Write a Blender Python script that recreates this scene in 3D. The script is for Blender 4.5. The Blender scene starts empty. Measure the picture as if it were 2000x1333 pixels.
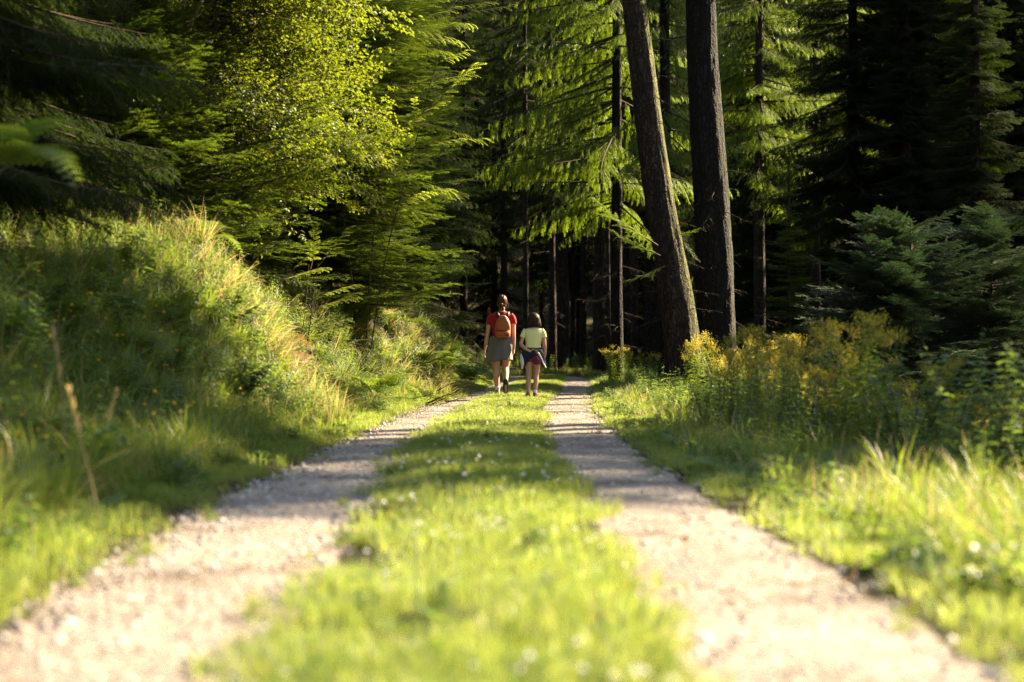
import bpy, math, random
import numpy as np
from mathutils import Vector, Matrix, Euler
from mathutils import noise as mnoise

# ------------------------------------------------------------------ camera, light, exposure
SC = bpy.context.scene
COL = SC.collection
R = math.radians
CAM_H = 0.72
F = 3333.0                      # focal length in pixels of the 2000 px wide photograph
cam_d = bpy.data.cameras.new('camera')
cam = bpy.data.objects.new('camera', cam_d)
COL.objects.link(cam)
cam.location = (0, 0, CAM_H)
cam.rotation_euler = (R(90.51), 0, 0)
cam_d.sensor_width = 36
cam_d.lens = F * 36 / 2000
cam_d.clip_end = 900
cam_d.dof.use_dof = True
cam_d.dof.focus_distance = 28.5
cam_d.dof.aperture_fstop = 1.7
SC.camera = cam

SUN_EL, SUN_AZ = 30.5, 32.0      # elevation; azimuth from +X towards +Y (sun right and a little ahead)
W = bpy.data.worlds.new('World'); SC.world = W
W.use_nodes = True
wn = W.node_tree.nodes; wl = W.node_tree.links
sky = wn.new('ShaderNodeTexSky'); sky.sky_type = 'NISHITA'; sky.sun_disc = False
sky.sun_elevation = R(SUN_EL); sky.sun_rotation = R(90 - SUN_AZ)
wl.new(sky.outputs[0], wn['Background'].inputs[0])
wn['Background'].inputs[1].default_value = 0.068
sd = bpy.data.lights.new('sun', 'SUN'); sd.energy = 5.0; sd.angle = R(0.55); sd.color = (1.0, 0.87, 0.66)
so = bpy.data.objects.new('sun', sd); COL.objects.link(so)
SDIR = Vector((math.cos(R(SUN_EL)) * math.cos(R(SUN_AZ)), math.cos(R(SUN_EL)) * math.sin(R(SUN_AZ)), math.sin(R(SUN_EL))))
so.rotation_euler = SDIR.to_track_quat('Z', 'Y').to_euler()
SC.view_settings.view_transform = 'Standard'
SC.view_settings.look = 'None'
SC.view_settings.exposure = 2.82
SC.view_settings.gamma = 1.0
SC.view_settings.use_white_balance = True
SC.view_settings.white_balance_temperature = 7300
SC.render.engine = 'CYCLES'
SC.cycles.max_bounces = 7
SC.cycles.diffuse_bounces = 4
SC.cycles.glossy_bounces = 2
SC.cycles.transmission_bounces = 4
SC.cycles.caustics_reflective = False
SC.cycles.caustics_refractive = False
SC.cycles.sample_clamp_indirect = 6.0
SC.cycles.use_denoising = True
SC.cycles.denoising_prefilter = 'NONE'

rng = np.random.default_rng(7)
random.seed(7)
HID = bpy.data.collections.new('foliage_kit')     # scattered stock pieces, never linked to the scene


def px(x, y, d):
    """point at distance d along the view that falls on pixel x, y of the photograph (2000 wide)"""
    return Vector(((x - 1000) / F * d, d, CAM_H + (696 - y) / F * d))


# ------------------------------------------------------------------ materials
def new_mat(name):
    m = bpy.data.materials.new(name); m.use_nodes = True
    nt = m.node_tree; nt.nodes.clear()
    out = nt.nodes.new('ShaderNodeOutputMaterial')
    return m, nt, out


def N(nt, t, **kw):
    n = nt.nodes.new(t)
    for k, v in kw.items():
        setattr(n, k, v)
    return n


def ramp(nt, fac, stops):
    r = N(nt, 'ShaderNodeValToRGB')
    e = r.color_ramp.elements
    while len(e) > 1: e.remove(e[-1])
    e[0].position = stops[0][0]; e[0].color = (*stops[0][1], 1)
    for p, c in stops[1:]:
        q = e.new(p); q.color = (*c, 1)
    nt.links.new(fac, r.inputs[0])
    return r.outputs[0]


def noise(nt, scale, detail=3, vec=None, rough=.55, out=0):
    n = N(nt, 'ShaderNodeTexNoise'); n.inputs['Scale'].default_value = scale
    n.inputs['Detail'].default_value = detail; n.inputs['Roughness'].default_value = rough
    if vec is not None: nt.links.new(vec, n.inputs['Vector'])
    return n.outputs[out]


def leaf_mat(name, c1, c2, trans=(.3, .5, .05), tfac=.42, rough=.42, spec=.35, nscale=9.0, tail=None):
    """leaf: a gloss coat over diffuse, some light passing through; colour varies plant by plant and leaf by leaf"""
    m, nt, out = new_mat(name)
    oi = N(nt, 'ShaderNodeObjectInfo')
    tc = N(nt, 'ShaderNodeTexCoord')
    nz = noise(nt, nscale, 2, tc.outputs['Object'])
    mix = N(nt, 'ShaderNodeMath', operation='ADD')
    mul = N(nt, 'ShaderNodeMath', operation='MULTIPLY'); mul.inputs[1].default_value = .5
    nt.links.new(oi.outputs['Random'], mul.inputs[0])
    mul2 = N(nt, 'ShaderNodeMath', operation='MULTIPLY_ADD'); mul2.inputs[1].default_value = 1.6; mul2.inputs[2].default_value = -.55
    nt.links.new(nz, mul2.inputs[0])
    nt.links.new(mul.outputs[0], mix.inputs[0]); nt.links.new(mul2.outputs[0], mix.inputs[1])
    stops = [(0.0, c1), (.85, c2)]
    if tail: stops.append((1.0, tail))
    col = ramp(nt, mix.outputs[0], stops)
    p = N(nt, 'ShaderNodeBsdfPrincipled')
    nt.links.new(col, p.inputs['Base Color'])
    p.inputs['Roughness'].default_value = rough
    p.inputs['Specular IOR Level'].default_value = spec
    t = N(nt, 'ShaderNodeBsdfTranslucent')
    mx = N(nt, 'ShaderNodeMix', data_type='RGBA', blend_type='MULTIPLY')
    mx.inputs[0].default_value = 1.0
    sc_ = N(nt, 'ShaderNodeMix', data_type='RGBA', blend_type='MIX'); sc_.inputs[0].default_value = .35
    sc_.inputs[6].default_value = (*trans, 1)
    nt.links.new(col, sc_.inputs[7])
    nt.links.new(sc_.outputs[2], t.inputs[0])
    ms = N(nt, 'ShaderNodeMixShader'); ms.inputs[0].default_value = tfac
    nt.links.new(p.outputs[0], ms.inputs[1]); nt.links.new(t.outputs[0], ms.inputs[2])
    nt.links.new(ms.outputs[0], out.inputs[0])
    return m


def plain_mat(name, c, rough=.7, c2=None, scale=20, bump=0.0, bscale=60, spec=.3, sheen=0):
    m, nt, out = new_mat(name)
    p = N(nt, 'ShaderNodeBsdfPrincipled')
    tc = N(nt, 'ShaderNodeTexCoord')
    if c2:
        nt.links.new(ramp(nt, noise(nt, scale, 4, tc.outputs['Object']), [(.35, c), (.65, c2)]), p.inputs['Base Color'])
    else:
        p.inputs['Base Color'].default_value = (*c, 1)
    p.inputs['Roughness'].default_value = rough
    p.inputs['Specular IOR Level'].default_value = spec
    if sheen: p.inputs['Sheen Weight'].default_value = sheen
    if bump:
        b = N(nt, 'ShaderNodeBump'); b.inputs['Strength'].default_value = bump; b.inputs['Distance'].default_value = .01
        nt.links.new(noise(nt, bscale, 4, tc.outputs['Object']), b.inputs['Height'])
        nt.links.new(b.outputs[0], p.inputs['Normal'])
    nt.links.new(p.outputs[0], out.inputs[0])
    return m


def bark_mat(name, c1, c2, moss=0.0, moss_dir=(1, 0, 0), mc=(.12, .15, .012)):
    m, nt, out = new_mat(name)
    p = N(nt, 'ShaderNodeBsdfPrincipled'); p.inputs['Roughness'].default_value = .85
    p.inputs['Specular IOR Level'].default_value = .15
    tc = N(nt, 'ShaderNodeTexCoord')
    mp = N(nt, 'ShaderNodeMapping'); mp.inputs['Scale'].default_value = (1, 1, .16)
    nt.links.new(tc.outputs['Object'], mp.inputs[0])
    v = N(nt, 'ShaderNodeTexVoronoi', feature='DISTANCE_TO_EDGE'); v.inputs['Scale'].default_value = 17
    wv = N(nt, 'ShaderNodeMixRGB'); wv.inputs[0].default_value = .12
    nt.links.new(mp.outputs[0], wv.inputs[1])
    nt.links.new(noise(nt, 9, 3, tc.outputs['Object'], out=1), wv.inputs[2])
    nt.links.new(wv.outputs[0], v.inputs['Vector'])
    h = ramp(nt, v.outputs[0], [(0, (0, 0, 0)), (.25, (1, 1, 1))])
    col = N(nt, 'ShaderNodeMixRGB'); nt.links.new(h, col.inputs[0])
    dk = N(nt, 'ShaderNodeRGB'); dk.outputs[0].default_value = (c1[0] * .45, c1[1] * .45, c1[2] * .45, 1)
    nt.links.new(dk.outputs[0], col.inputs[1])
    nt.links.new(ramp(nt, noise(nt, 6, 5, mp.outputs[0]), [(.3, c1), (.7, c2)]), col.inputs[2])
    last = col.outputs[0]
    if moss > 0:
        g = N(nt, 'ShaderNodeNewGeometry')
        dot = N(nt, 'ShaderNodeVectorMath', operation='DOT_PRODUCT')
        nt.links.new(g.outputs['Normal'], dot.inputs[0]); dot.inputs[1].default_value = moss_dir
        ma = N(nt, 'ShaderNodeMath', operation='MULTIPLY_ADD'); ma.inputs[1].default_value = 1.5
        nt.links.new(noise(nt, 5, 7, tc.outputs['Object'], .7), ma.inputs[0]); sb = N(nt, 'ShaderNodeMath', operation='SUBTRACT'); nt.links.new(dot.outputs['Value'], sb.inputs[0]); sb.inputs[1].default_value = 1.62 - .7 * moss; nt.links.new(sb.outputs[0], ma.inputs[2])
        mr = ramp(nt, ma.outputs[0], [(0, (0, 0, 0)), (1, (1, 1, 1))])
        mm = N(nt, 'ShaderNodeMixRGB'); nt.links.new(mr, mm.inputs[0]); nt.links.new(last, mm.inputs[1])
        mm.inputs[2].default_value = (*mc, 1)
        last = mm.outputs[0]
    nt.links.new(last, p.inputs['Base Color'])
    b = N(nt, 'ShaderNodeBump'); b.inputs['Strength'].default_value = .9; b.inputs['Distance'].default_value = .02
    nt.links.new(h, b.inputs['Height']); nt.links.new(b.outputs[0], p.inputs['Normal'])
    nt.links.new(p.outputs[0], out.inputs[0])
    return m


M = {}
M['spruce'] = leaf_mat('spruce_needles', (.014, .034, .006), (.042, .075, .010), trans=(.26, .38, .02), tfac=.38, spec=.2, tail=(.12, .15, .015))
M['lit_spruce'] = leaf_mat('lit_spruce_needles', (.022, .05, .007), (.065, .11, .012), trans=(.34, .48, .025), tfac=.42, spec=.2)  # brightened copy of the spruce needles, sunlight put into the colour
M['spruce_shade'] = leaf_mat('shaded_spruce_needles', (.0035, .008, .0025), (.009, .019, .004), trans=(.07, .12, .01), tfac=.28, spec=.05, rough=.7)  # darkened copy of the spruce needles, forest shade put into the colour
M['fir'] = leaf_mat('fir_needles', (.008, .022, .012), (.018, .045, .024), trans=(.08, .16, .04), tfac=.2, spec=.15, rough=.6)
M['beech'] = leaf_mat('beech_leaves', (.035, .07, .008), (.075, .115, .012), trans=(.30, .36, .015), tfac=.42, rough=.5, spec=.3, nscale=3, tail=(.20, .15, .015))
M['rowan'] = leaf_mat('rowan_leaves', (.05, .10, .015), (.11, .16, .02), trans=(.5, .6, .05), tfac=.5, tail=(.25, .2, .02))
M['lawn'] = leaf_mat('short_grass', (.06, .088, .020), (.135, .165, .042), trans=(.50, .56, .10), tfac=.5, rough=.5, nscale=6, tail=(.2, .17, .06))
M['grass'] = leaf_mat('long_grass', (.04, .08, .012), (.09, .14, .02), trans=(.36, .46, .04), tfac=.42, rough=.5, nscale=5, tail=(.3, .22, .09))
M['dry'] = leaf_mat('dry_grass', (.22, .16, .06), (.34, .26, .12), trans=(.6, .45, .18), tfac=.45, rough=.6)
M['weed'] = leaf_mat('weed_leaves', (.025, .065, .014), (.07, .12, .025), trans=(.28, .42, .05), tfac=.42, rough=.5, spec=.3)
M['clover'] = leaf_mat('clover_leaves', (.04, .10, .015), (.08, .15, .03), trans=(.35, .55, .06), tfac=.45)
M['fern'] = leaf_mat('fern_pinnae', (.03, .06, .010), (.07, .11, .018), trans=(.26, .36, .03), tfac=.4, rough=.65, spec=.15, tail=(.2, .17, .03))
M['bracken'] = leaf_mat('dead_bracken', (.13, .06, .02), (.22, .11, .03), trans=(.4, .2, .05), tfac=.35, rough=.7)
M['golden'] = leaf_mat('goldenrod_flowers', (.22, .18, .015), (.34, .28, .02), trans=(.6, .5, .04), tfac=.42, rough=.6)
M['goldleaf'] = leaf_mat('goldenrod_leaves', (.025, .055, .010), (.06, .10, .016), trans=(.3, .42, .03), tfac=.42, tail=(.16, .14, .02))
M['white'] = leaf_mat('white_clover_flower', (.6, .6, .55), (.75, .73, .66), trans=(.8, .8, .7), tfac=.3)
M['yellow'] = leaf_mat('small_yellow_flower', (.6, .4, .02), (.7, .45, .03), trans=(.9, .6, .05), tfac=.3)
M['stem'] = plain_mat('green_stem', (.06, .08, .02), .6, (.12, .08, .03))
M['twig'] = plain_mat('twig_bark', (.03, .02, .013), .85, (.08, .055, .038), spec=.1)
M['redstem'] = plain_mat('reddish_stem', (.16, .09, .05), .6, (.25, .17, .11))
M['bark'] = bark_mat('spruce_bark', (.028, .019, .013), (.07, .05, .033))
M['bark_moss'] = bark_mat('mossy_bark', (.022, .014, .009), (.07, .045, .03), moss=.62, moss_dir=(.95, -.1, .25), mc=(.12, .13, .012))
M['bark_dark'] = bark_mat('dark_bark', (.009, .0065, .0045), (.022, .016, .011), moss=.3, moss_dir=(.95, -.1, .2), mc=(.04, .045, .012))  # bark darkened as well, so that the black trunks look shaded
M['wood'] = plain_mat('grey_dead_wood', (.16, .13, .10), .9, (.30, .26, .21), 30, .5, 40)


def ground_mat():
    m, nt, out = new_mat('forest_soil')
    p = N(nt, 'ShaderNodeBsdfPrincipled'); p.inputs['Roughness'].default_value = .95
    p.inputs['Specular IOR Level'].default_value = .1
    tc = N(nt, 'ShaderNodeTexCoord')
    a = noise(nt, 1.4, 6, tc.outputs['Object'], .65)
    c = ramp(nt, a, [(.3, (.02, .014, .008)), (.5, (.03, .028, .01)), (.7, (.055, .042, .02))])
    nt.links.new(c, p.inputs['Base Color'])
    b = N(nt, 'ShaderNodeBump'); b.inputs['Distance'].default_value = .04; b.inputs['Strength'].default_value = .8
    nt.links.new(noise(nt, 14, 5, tc.outputs['Object']), b.inputs['Height']); nt.links.new(b.outputs[0], p.inputs['Normal'])
    nt.links.new(p.outputs[0], out.inputs[0])
    return m


def gravel_mat():
    m, nt, out = new_mat('packed_gravel')
    p = N(nt, 'ShaderNodeBsdfPrincipled'); p.inputs['Roughness'].default_value = .9
    p.inputs['Specular IOR Level'].default_value = .2
    tc = N(nt, 'ShaderNodeTexCoord')
    v = N(nt, 'ShaderNodeTexVoronoi'); v.inputs['Scale'].default_value = 55
    nt.links.new(tc.outputs['Object'], v.inputs['Vector'])
    sep = N(nt, 'ShaderNodeSeparateColor'); nt.links.new(v.outputs['Color'], sep.inputs[0])
    c = ramp(nt, sep.outputs[0], [(0, (.13, .105, .085)), (.45, (.24, .20, .165)), (.9, (.33, .285, .24)), (1, (.08, .065, .05))])
    big = ramp(nt, noise(nt, 1.3, 5, tc.outputs['Object'], .6), [(.32, (.42, .38, .34)), (.46, (.85, .82, .78)), (.66, (1.12, 1.1, 1.08))])
    mx = N(nt, 'ShaderNodeMix', data_type='RGBA', blend_type='MULTIPLY'); mx.inputs[0].default_value = 1
    nt.links.new(c, mx.inputs[6]); nt.links.new(big, mx.inputs[7])
    nt.links.new(mx.outputs[2], p.inputs['Base Color'])
    b = N(nt, 'ShaderNodeBump'); b.inputs['Distance'].default_value = .012; b.inputs['Strength'].default_value = 1
    ad = N(nt, 'ShaderNodeMath', operation='ADD')
    nt.links.new(v.outputs[0], ad.inputs[0]); nt.links.new(noise(nt, 24, 5, tc.outputs['Object']), ad.inputs[1])
    b.invert = True
    nt.links.new(ad.outputs[0], b.inputs['Height']); nt.links.new(b.outputs[0], p.inputs['Normal'])
    nt.links.new(p.outputs[0], out.inputs[0])
    return m


M['ground'] = ground_mat()
M['gravel'] = gravel_mat()


def pebble_mat():
    m, nt, out = new_mat('pebble_stone')
    p = N(nt, 'ShaderNodeBsdfPrincipled'); p.inputs['Roughness'].default_value = .75
    oi = N(nt, 'ShaderNodeObjectInfo')
    nt.links.new(ramp(nt, oi.outputs['Random'], [(0, (.10, .08, .07)), (.3, (.22, .17, .14)), (.7, (.33, .28, .24)), (.9, (.42, .39, .36)), (1, (.06, .05, .045))]), p.inputs['Base Color'])
    nt.links.new(p.outputs[0], out.inputs[0])
    return m


M['pebble'] = pebble_mat()


# ------------------------------------------------------------------ mesh helpers
class G:
    """collects triangles and quads as numpy arrays and builds one mesh"""
    def __init__(s): s.v = []; s.t = []; s.m = []; s.n = 0; s.mats = []

    def mat(s, m):
        if m not in s.mats: s.mats.append(m)
        return s.mats.index(m)

    def add(s, v, t, mat):
        v = np.asarray(v, dtype=np.float32).reshape(-1, 3); t = np.asarray(t, dtype=np.int32).reshape(-1, 3)
        s.v.append(v); s.t.append(t + s.n); s.m.append(np.full(len(t), s.mat(mat), np.int32)); s.n += len(v)

    def tube(s, pts, rad, mat, n=6, cap=True, ell=None):
        pts = np.asarray(pts, float); rad = np.broadcast_to(np.asarray(rad, float), (len(pts),))
        d = np.gradient(pts, axis=0); d /= np.linalg.norm(d, axis=1)[:, None] + 1e-9
        up = np.array([0, 0, 1.0]) if abs(d[0][2]) < .9 else np.array([0, 1.0, 0])
        vs = []
        for i in range(len(pts)):
            a = np.cross(up, d[i]); a /= np.linalg.norm(a) + 1e-9; b = np.cross(d[i], a)
            if i and np.dot(a, la) < 0: a = -a; b = -b
            la = a
            th = np.arange(n) * 2 * math.pi / n
            vs.append(pts[i] + rad[i] * (np.cos(th)[:, None] * a + np.sin(th)[:, None] * b))
        v = np.concatenate(vs)
        k = np.arange(len(pts) - 1)[:, None] * n; j = np.arange(n)[None]; j2 = (j + 1) % n
        a, b, c, e = (k + j).ravel(), (k + j2).ravel(), (k + n + j2).ravel(), (k + n + j).ravel()
        t = np.concatenate([np.stack([a, b, c], 1), np.stack([a, c, e], 1)])
        if cap:
            L = len(pts) * n
            v = np.concatenate([v, pts[:1], pts[-1:]])
            jj = np.arange(n); j3 = (jj + 1) % n
            t = np.concatenate([t, np.stack([np.full(n, L), j3, jj], 1), np.stack([np.full(n, L + 1), (len(pts) - 1) * n + jj, (len(pts) - 1) * n + j3], 1)])
        s.add(v, t, mat)

    def mesh(s, name, smooth=False):
        me = bpy.data.meshes.new(name)
        v = np.concatenate(s.v); t = np.concatenate(s.t); mi = np.concatenate(s.m)
        me.vertices.add(len(v)); me.vertices.foreach_set('co', v.astype(np.float32).ravel())
        me.loops.add(len(t) * 3); me.loops.foreach_set('vertex_index', t.ravel())
        me.polygons.add(len(t)); me.polygons.foreach_set('loop_start', np.arange(len(t)) * 3)
        me.polygons.foreach_set('loop_total', np.full(len(t), 3))
        me.polygons.foreach_set('material_index', mi)
        if smooth: me.polygons.foreach_set('use_smooth', np.ones(len(t), bool))
        me.update(calc_edges=True)
        for m in s.mats: me.materials.append(M[m] if isinstance(m, str) else m)
        return me


def link(name, me, parent=None, loc=(0, 0, 0), rot=(0, 0, 0), sc=1.0):
    o = bpy.data.objects.new(name, me); COL.objects.link(o)
    o.location = loc; o.rotation_euler = rot
    o.scale = (sc, sc, sc) if isinstance(sc, (int, float)) else sc
    if parent: o.parent = parent
    return o


def tag(o, label=None, cat=None, group=None, kind=None):
    if label: o['label'] = label
    if cat: o['category'] = cat
    if group: o['group'] = group
    if kind: o['kind'] = kind
    return o


def thing(name, label, cat, loc=(0, 0, 0), rz=0.0, group=None):
    return tag(link(name, None, None, loc, (0, 0, rz)), label, cat, group)


def dup(root, loc, rz=0.0, sc=1.0, label=None, tilt=(0, 0)):
    r = root.copy(); COL.objects.link(r)
    r.location = loc; r.rotation_euler = (tilt[0], tilt[1], rz); r.scale = (sc, sc, sc)
    if label: r['label'] = label
    for ch in list(root.children):
        c = ch.copy(); COL.objects.link(c); c.parent = r
        for g in list(ch.children):
            d = g.copy(); COL.objects.link(d); d.parent = c
    return r


# scatter: a point mesh whose geometry nodes put kit pieces on every point
GROUPS = {}


def kit(name, meshes):
    c = bpy.data.collections.new(name); HID.children.link(c)
    for i, me in enumerate(meshes):
        o = bpy.data.objects.new(f'{name}_{i:02d}', me); c.objects.link(o)
    ng = bpy.data.node_groups.new('scatter_' + name, 'GeometryNodeTree')
    ng.interface.new_socket('Geometry', in_out='INPUT', socket_type='NodeSocketGeometry')
    ng.interface.new_socket('Geometry', in_out='OUTPUT', socket_type='NodeSocketGeometry')
    n = ng.nodes
    gi = n.new('NodeGroupInput'); go = n.new('NodeGroupOutput')
    ci = n.new('GeometryNodeCollectionInfo'); ci.inputs['Collection'].default_value = c
    ci.inputs['Separate Children'].default_value = True; ci.inputs['Reset Children'].default_value = True
    iop = n.new('GeometryNodeInstanceOnPoints'); iop.inputs['Pick Instance'].default_value = True

    def attr(nm, ty):
        a = n.new('GeometryNodeInputNamedAttribute'); a.data_type = ty; a.inputs['Name'].default_value = nm
        return a.outputs['Attribute']
    e2r = n.new('FunctionNodeEulerToRotation')
    L = ng.links.new
    L(attr('rot', 'FLOAT_VECTOR'), e2r.inputs[0]); L(e2r.outputs[0], iop.inputs['Rotation'])
    L(attr('scl', 'FLOAT_VECTOR'), iop.inputs['Scale']); L(attr('idx', 'INT'), iop.inputs['Instance Index'])
    L(gi.outputs[0], iop.inputs['Points']); L(ci.outputs[0], iop.inputs['Instance']); L(iop.outputs[0], go.inputs[0])
    GROUPS[name] = (ng, len(meshes))


def scatter(name, kitname, pts, rot, scl, idx=None, parent=None):
    ng, nk = GROUPS[kitname]
    pts = np.asarray(pts, np.float32).reshape(-1, 3); n = len(pts)
    me = bpy.data.meshes.new(name); me.vertices.add(n); me.vertices.foreach_set('co', pts.ravel())
    rot = np.asarray(rot, np.float32).reshape(-1, 3)
    scl = np.asarray(scl, np.float32)
    if scl.ndim == 1: scl = np.repeat(scl[:, None], 3, 1)
    if idx is None: idx = rng.integers(0, nk, n)
    for nm, ty, key, dat in (('rot', 'FLOAT_VECTOR', 'vector', rot), ('scl', 'FLOAT_VECTOR', 'vector', scl)):
        a = me.attributes.new(nm, ty, 'POINT'); a.data.foreach_set(key, dat.ravel())
    a = me.attributes.new('idx', 'INT', 'POINT'); a.data.foreach_set('value', np.asarray(idx, np.int32))
    o = link(name, me, parent)
    md = o.modifiers.new('scatter', 'NODES'); md.node_group = ng
    o['kind'] = 'stuff'
    return o


# ------------------------------------------------------------------ the lie of the land
LLt = ([-8, 3.66, 4.2, 5.8, 7.7, 11.4, 15.1, 22.4, 26, 30, 34, 43, 53, 60], [-1.15, -1.28, -1.30, -1.40, -1.44, -1.40, -1.40, -1.34, -1.10, -.86, -.70, -.40, -.15, 0])
LRt = ([-8, 3.66, 7.7, 11.4, 15.1, 22.4, 28.8, 36, 43, 53, 60], [-.55, -.57, -.65, -.75, -.82, -.68, -.48, -.22, .05, .32, .6])
RLt = ([-8, 3.66, 7.7, 11.4, 15.1, 22.4, 27, 36, 45, 54, 60], [.42, .38, .345, .29, .27, .37, .52, .95, 1.3, 1.65, 1.8])
RRt = ([-8, 3.66, 4.63, 5.8, 7.7, 10.4, 15.1, 22.4, 26, 34, 42, 50, 56, 62], [1.08, 1.08, 1.08, 1.05, 1.0, .95, .93, 1.04, 1.22, 1.6, 1.97, 2.28, 2.4, 2.5])
def LL(y): return np.interp(y, *LLt)
def LR(y): return np.interp(y, *LRt)
def RL(y): return np.interp(y, *RLt)
def RR(y): return np.interp(y, *RRt)
FOOTt = ([-8, 6, 10, 13, 15.5, 17.2, 19, 22, 25, 28, 30, 32.5, 36, 45, 60], [1.3, 1.25, 1.1, .95, .7, .5, .85, 1.05, .8, .35, .2, .5, .55, .7, .8])
SLOPEt = ([-8, 6, 10, 14, 17.2, 21, 26, 30, 34, 60], [.75, .8, .95, 1.15, 1.55, 1.15, 1.2, 1.9, 1.4, 1.2])


CAPt = ([-8, 8, 12, 15, 17.2, 22, 30, 40, 60], [.95, 1.0, 1.15, 1.55, 1.95, 1.75, 1.5, 1.6, 1.5])


def sm(a, b, x):
    t = np.clip((x - a) / (b - a), 0, 1); return t * t * (3 - 2 * t)


def wob(x, y, s=1.0, k=0.0):
    x = x / s; y = y / s
    return (np.sin(x * 1.7 + y * .9 + k) + np.sin(x * .8 - y * 2.1 + 1.3 + k * 2) + np.sin(x * 3.1 + y * 2.7 + .5 * k) * .5 + np.sin(-x * 5.3 + y * 4.1 + k) * .3) / 2.8


def height(x, y):
    x = np.asarray(x, float); y = np.asarray(y, float)
    w = LL(y) - x                           # metres left of the track
    r = x - RR(y)                           # metres right of it
    foot = np.interp(y, *FOOTt) + .12 * wob(x, y, .9, 2)
    sl = np.interp(y, *SLOPEt)
    u = np.maximum(w - foot, 0)
    cap = np.interp(y, *CAPt)
    steep = cap / sl                        # width of the steep part
    hl = np.where(u < steep, u * sl * (0.55 + .45 * sm(0, .35, u)), cap + (u - steep) * .25)
    hl = np.where(u > 0, hl, 0) + .05 * sm(0, .5, w) + .16 * wob(x, y, .55, 1) * sm(0, .8, u)
    fade = 1 - sm(50, 57, y) * (1 - sm(70, 84, y)) * (1 - .0 * x)
    hl = hl * np.where(w > 0, fade * .88 + .12 * (w > 8), 1)
    hr = -.04 * sm(.2, .9, r) - np.maximum(r - 1.0, 0) * .30 * sm(1.0, 2.6, r) * (1 - .65 * sm(50, 60, y))
    hr = np.where(r > 0, hr, 0)
    hr = np.maximum(hr, -9 + .12 * wob(x, y, 4)) + np.maximum(x - 46, 0) * .55
    base = np.where(w > 0, hl, np.where(r > 0, hr, 0.0))
    # grassy middle, slightly proud of the wheel tracks
    mid = (x > LR(y)) & (x < RL(y))
    c = .5 * (LR(y) + RL(y)); hw = .5 * (RL(y) - LR(y))
    base = base + np.where(mid, .035 * (1 - ((x - c) / hw) ** 2), 0)
    base = base + .012 * wob(x, y, 1.6, 3)
    base = base + np.maximum(y - 95, 0) * .42 + .22 * sm(64, 72, y) * (np.abs(x) < 400)
    return base


def hz(x, y): return float(height(np.array([x]), np.array([y]))[0])


def grid_sheet(name, xs, ys, zf, mat):
    X, Y = np.meshgrid(xs, ys)
    Z = zf(X, Y)
    v = np.stack([X, Y, Z], -1).reshape(-1, 3)
    nx = len(xs); ny = len(ys)
    k = (np.arange(ny - 1)[:, None] * nx + np.arange(nx - 1)[None]).ravel()
    t = np.concatenate([np.stack([k, k + 1, k + nx + 1], 1), np.stack([k, k + nx + 1, k + nx], 1)])
    g = G(); g.add(v, t, mat)
    return g.mesh(name, True)


xs = np.unique(np.concatenate([np.linspace(-150, -12, 40), np.linspace(-12, -6, 24), np.linspace(-6, 4, 90), np.linspace(4, 12, 26), np.linspace(12, 150, 44)]))
ys = np.unique(np.concatenate([np.linspace(-30, 0, 16), np.linspace(0, 34, 200), np.linspace(34, 72, 100), np.linspace(72, 260, 50)]))
tag(link('ground', grid_sheet('ground', xs, ys, height, 'ground')), 'brown forest soil under the grass and trees', 'ground', kind='structure')


def ribbon(name, fl, fr, tail, mat):
    """a wheel track as a sheet lying 4 mm over the ground, ragged at both edges, with a bend to the left at its far end"""
    ysr = np.concatenate([np.arange(-7, 40, .12), np.arange(40, 54, .25)])
    Lp = [(fl(y) - .03 * wob(0, y, .12, 1) - .02 * wob(3, y, .4, 1), y) for y in ysr]
    Rp = [(fr(y) + .03 * wob(9, y, .13, 2) + .02 * wob(3, y, .5, 4), y) for y in ysr]
    L0, R0 = [p for p in Lp], [p for p in Rp]
    n0 = len(tail)
    tl = np.array([Lp[-1]] + [t[0] for t in tail]); tr = np.array([Rp[-1]] + [t[1] for t in tail])
    ss = np.linspace(0, n0, n0 * 6 + 1)[1:]
    for s_ in ss:
        L0.append((np.interp(s_, range(n0 + 1), tl[:, 0]), np.interp(s_, range(n0 + 1), tl[:, 1])))
        R0.append((np.interp(s_, range(n0 + 1), tr[:, 0]), np.interp(s_, range(n0 + 1), tr[:, 1])))
    L0 = np.array(L0, float); R0 = np.array(R0, float); K = 9
    v = []
    for k in range(K):
        f = k / (K - 1)
        p = L0 * (1 - f) + R0 * f
        z = height(p[:, 0], p[:, 1]) + .006 + .010 * math.sin(f * math.pi)
        v.append(np.column_stack([p, z]))
    v = np.stack(v, 1); n = len(L0)
    idx = (np.arange(n - 1)[:, None] * K + np.arange(K - 1)[None]).ravel()
    t = np.concatenate([np.stack([idx, idx + 1, idx + K + 1], 1), np.stack([idx, idx + K + 1, idx + K], 1)])
    g = G(); g.add(v.reshape(-1, 3), t, mat)
    return link(name, g.mesh(name, True))


tag(ribbon('left_wheel_track', LL, LR, [((-.25, 55), (.25, 56)), ((-.9, 56.2), (-.5, 57.4)), ((-3.2, 57), (-3, 58.6)), ((-12, 58.3), (-12, 60))], 'gravel'),
    'stony gravel wheel track left of the grass strip', 'track', kind='structure')
tag(ribbon('right_wheel_track', RL, RR, [((1.66, 56.2), (2.42, 57.5)), ((1.2, 58), (2.0, 60.2)), ((-.2, 59), (.3, 61.8)), ((-3, 60), (-3, 62.8)), ((-12, 61.5), (-12, 64))], 'gravel'),
    'smooth gravel wheel track right of the grass strip', 'track', kind='structure')


# ------------------------------------------------------------------ kit pieces
def unit(v): return v / (np.linalg.norm(v, axis=-1, keepdims=True) + 1e-9)


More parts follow.
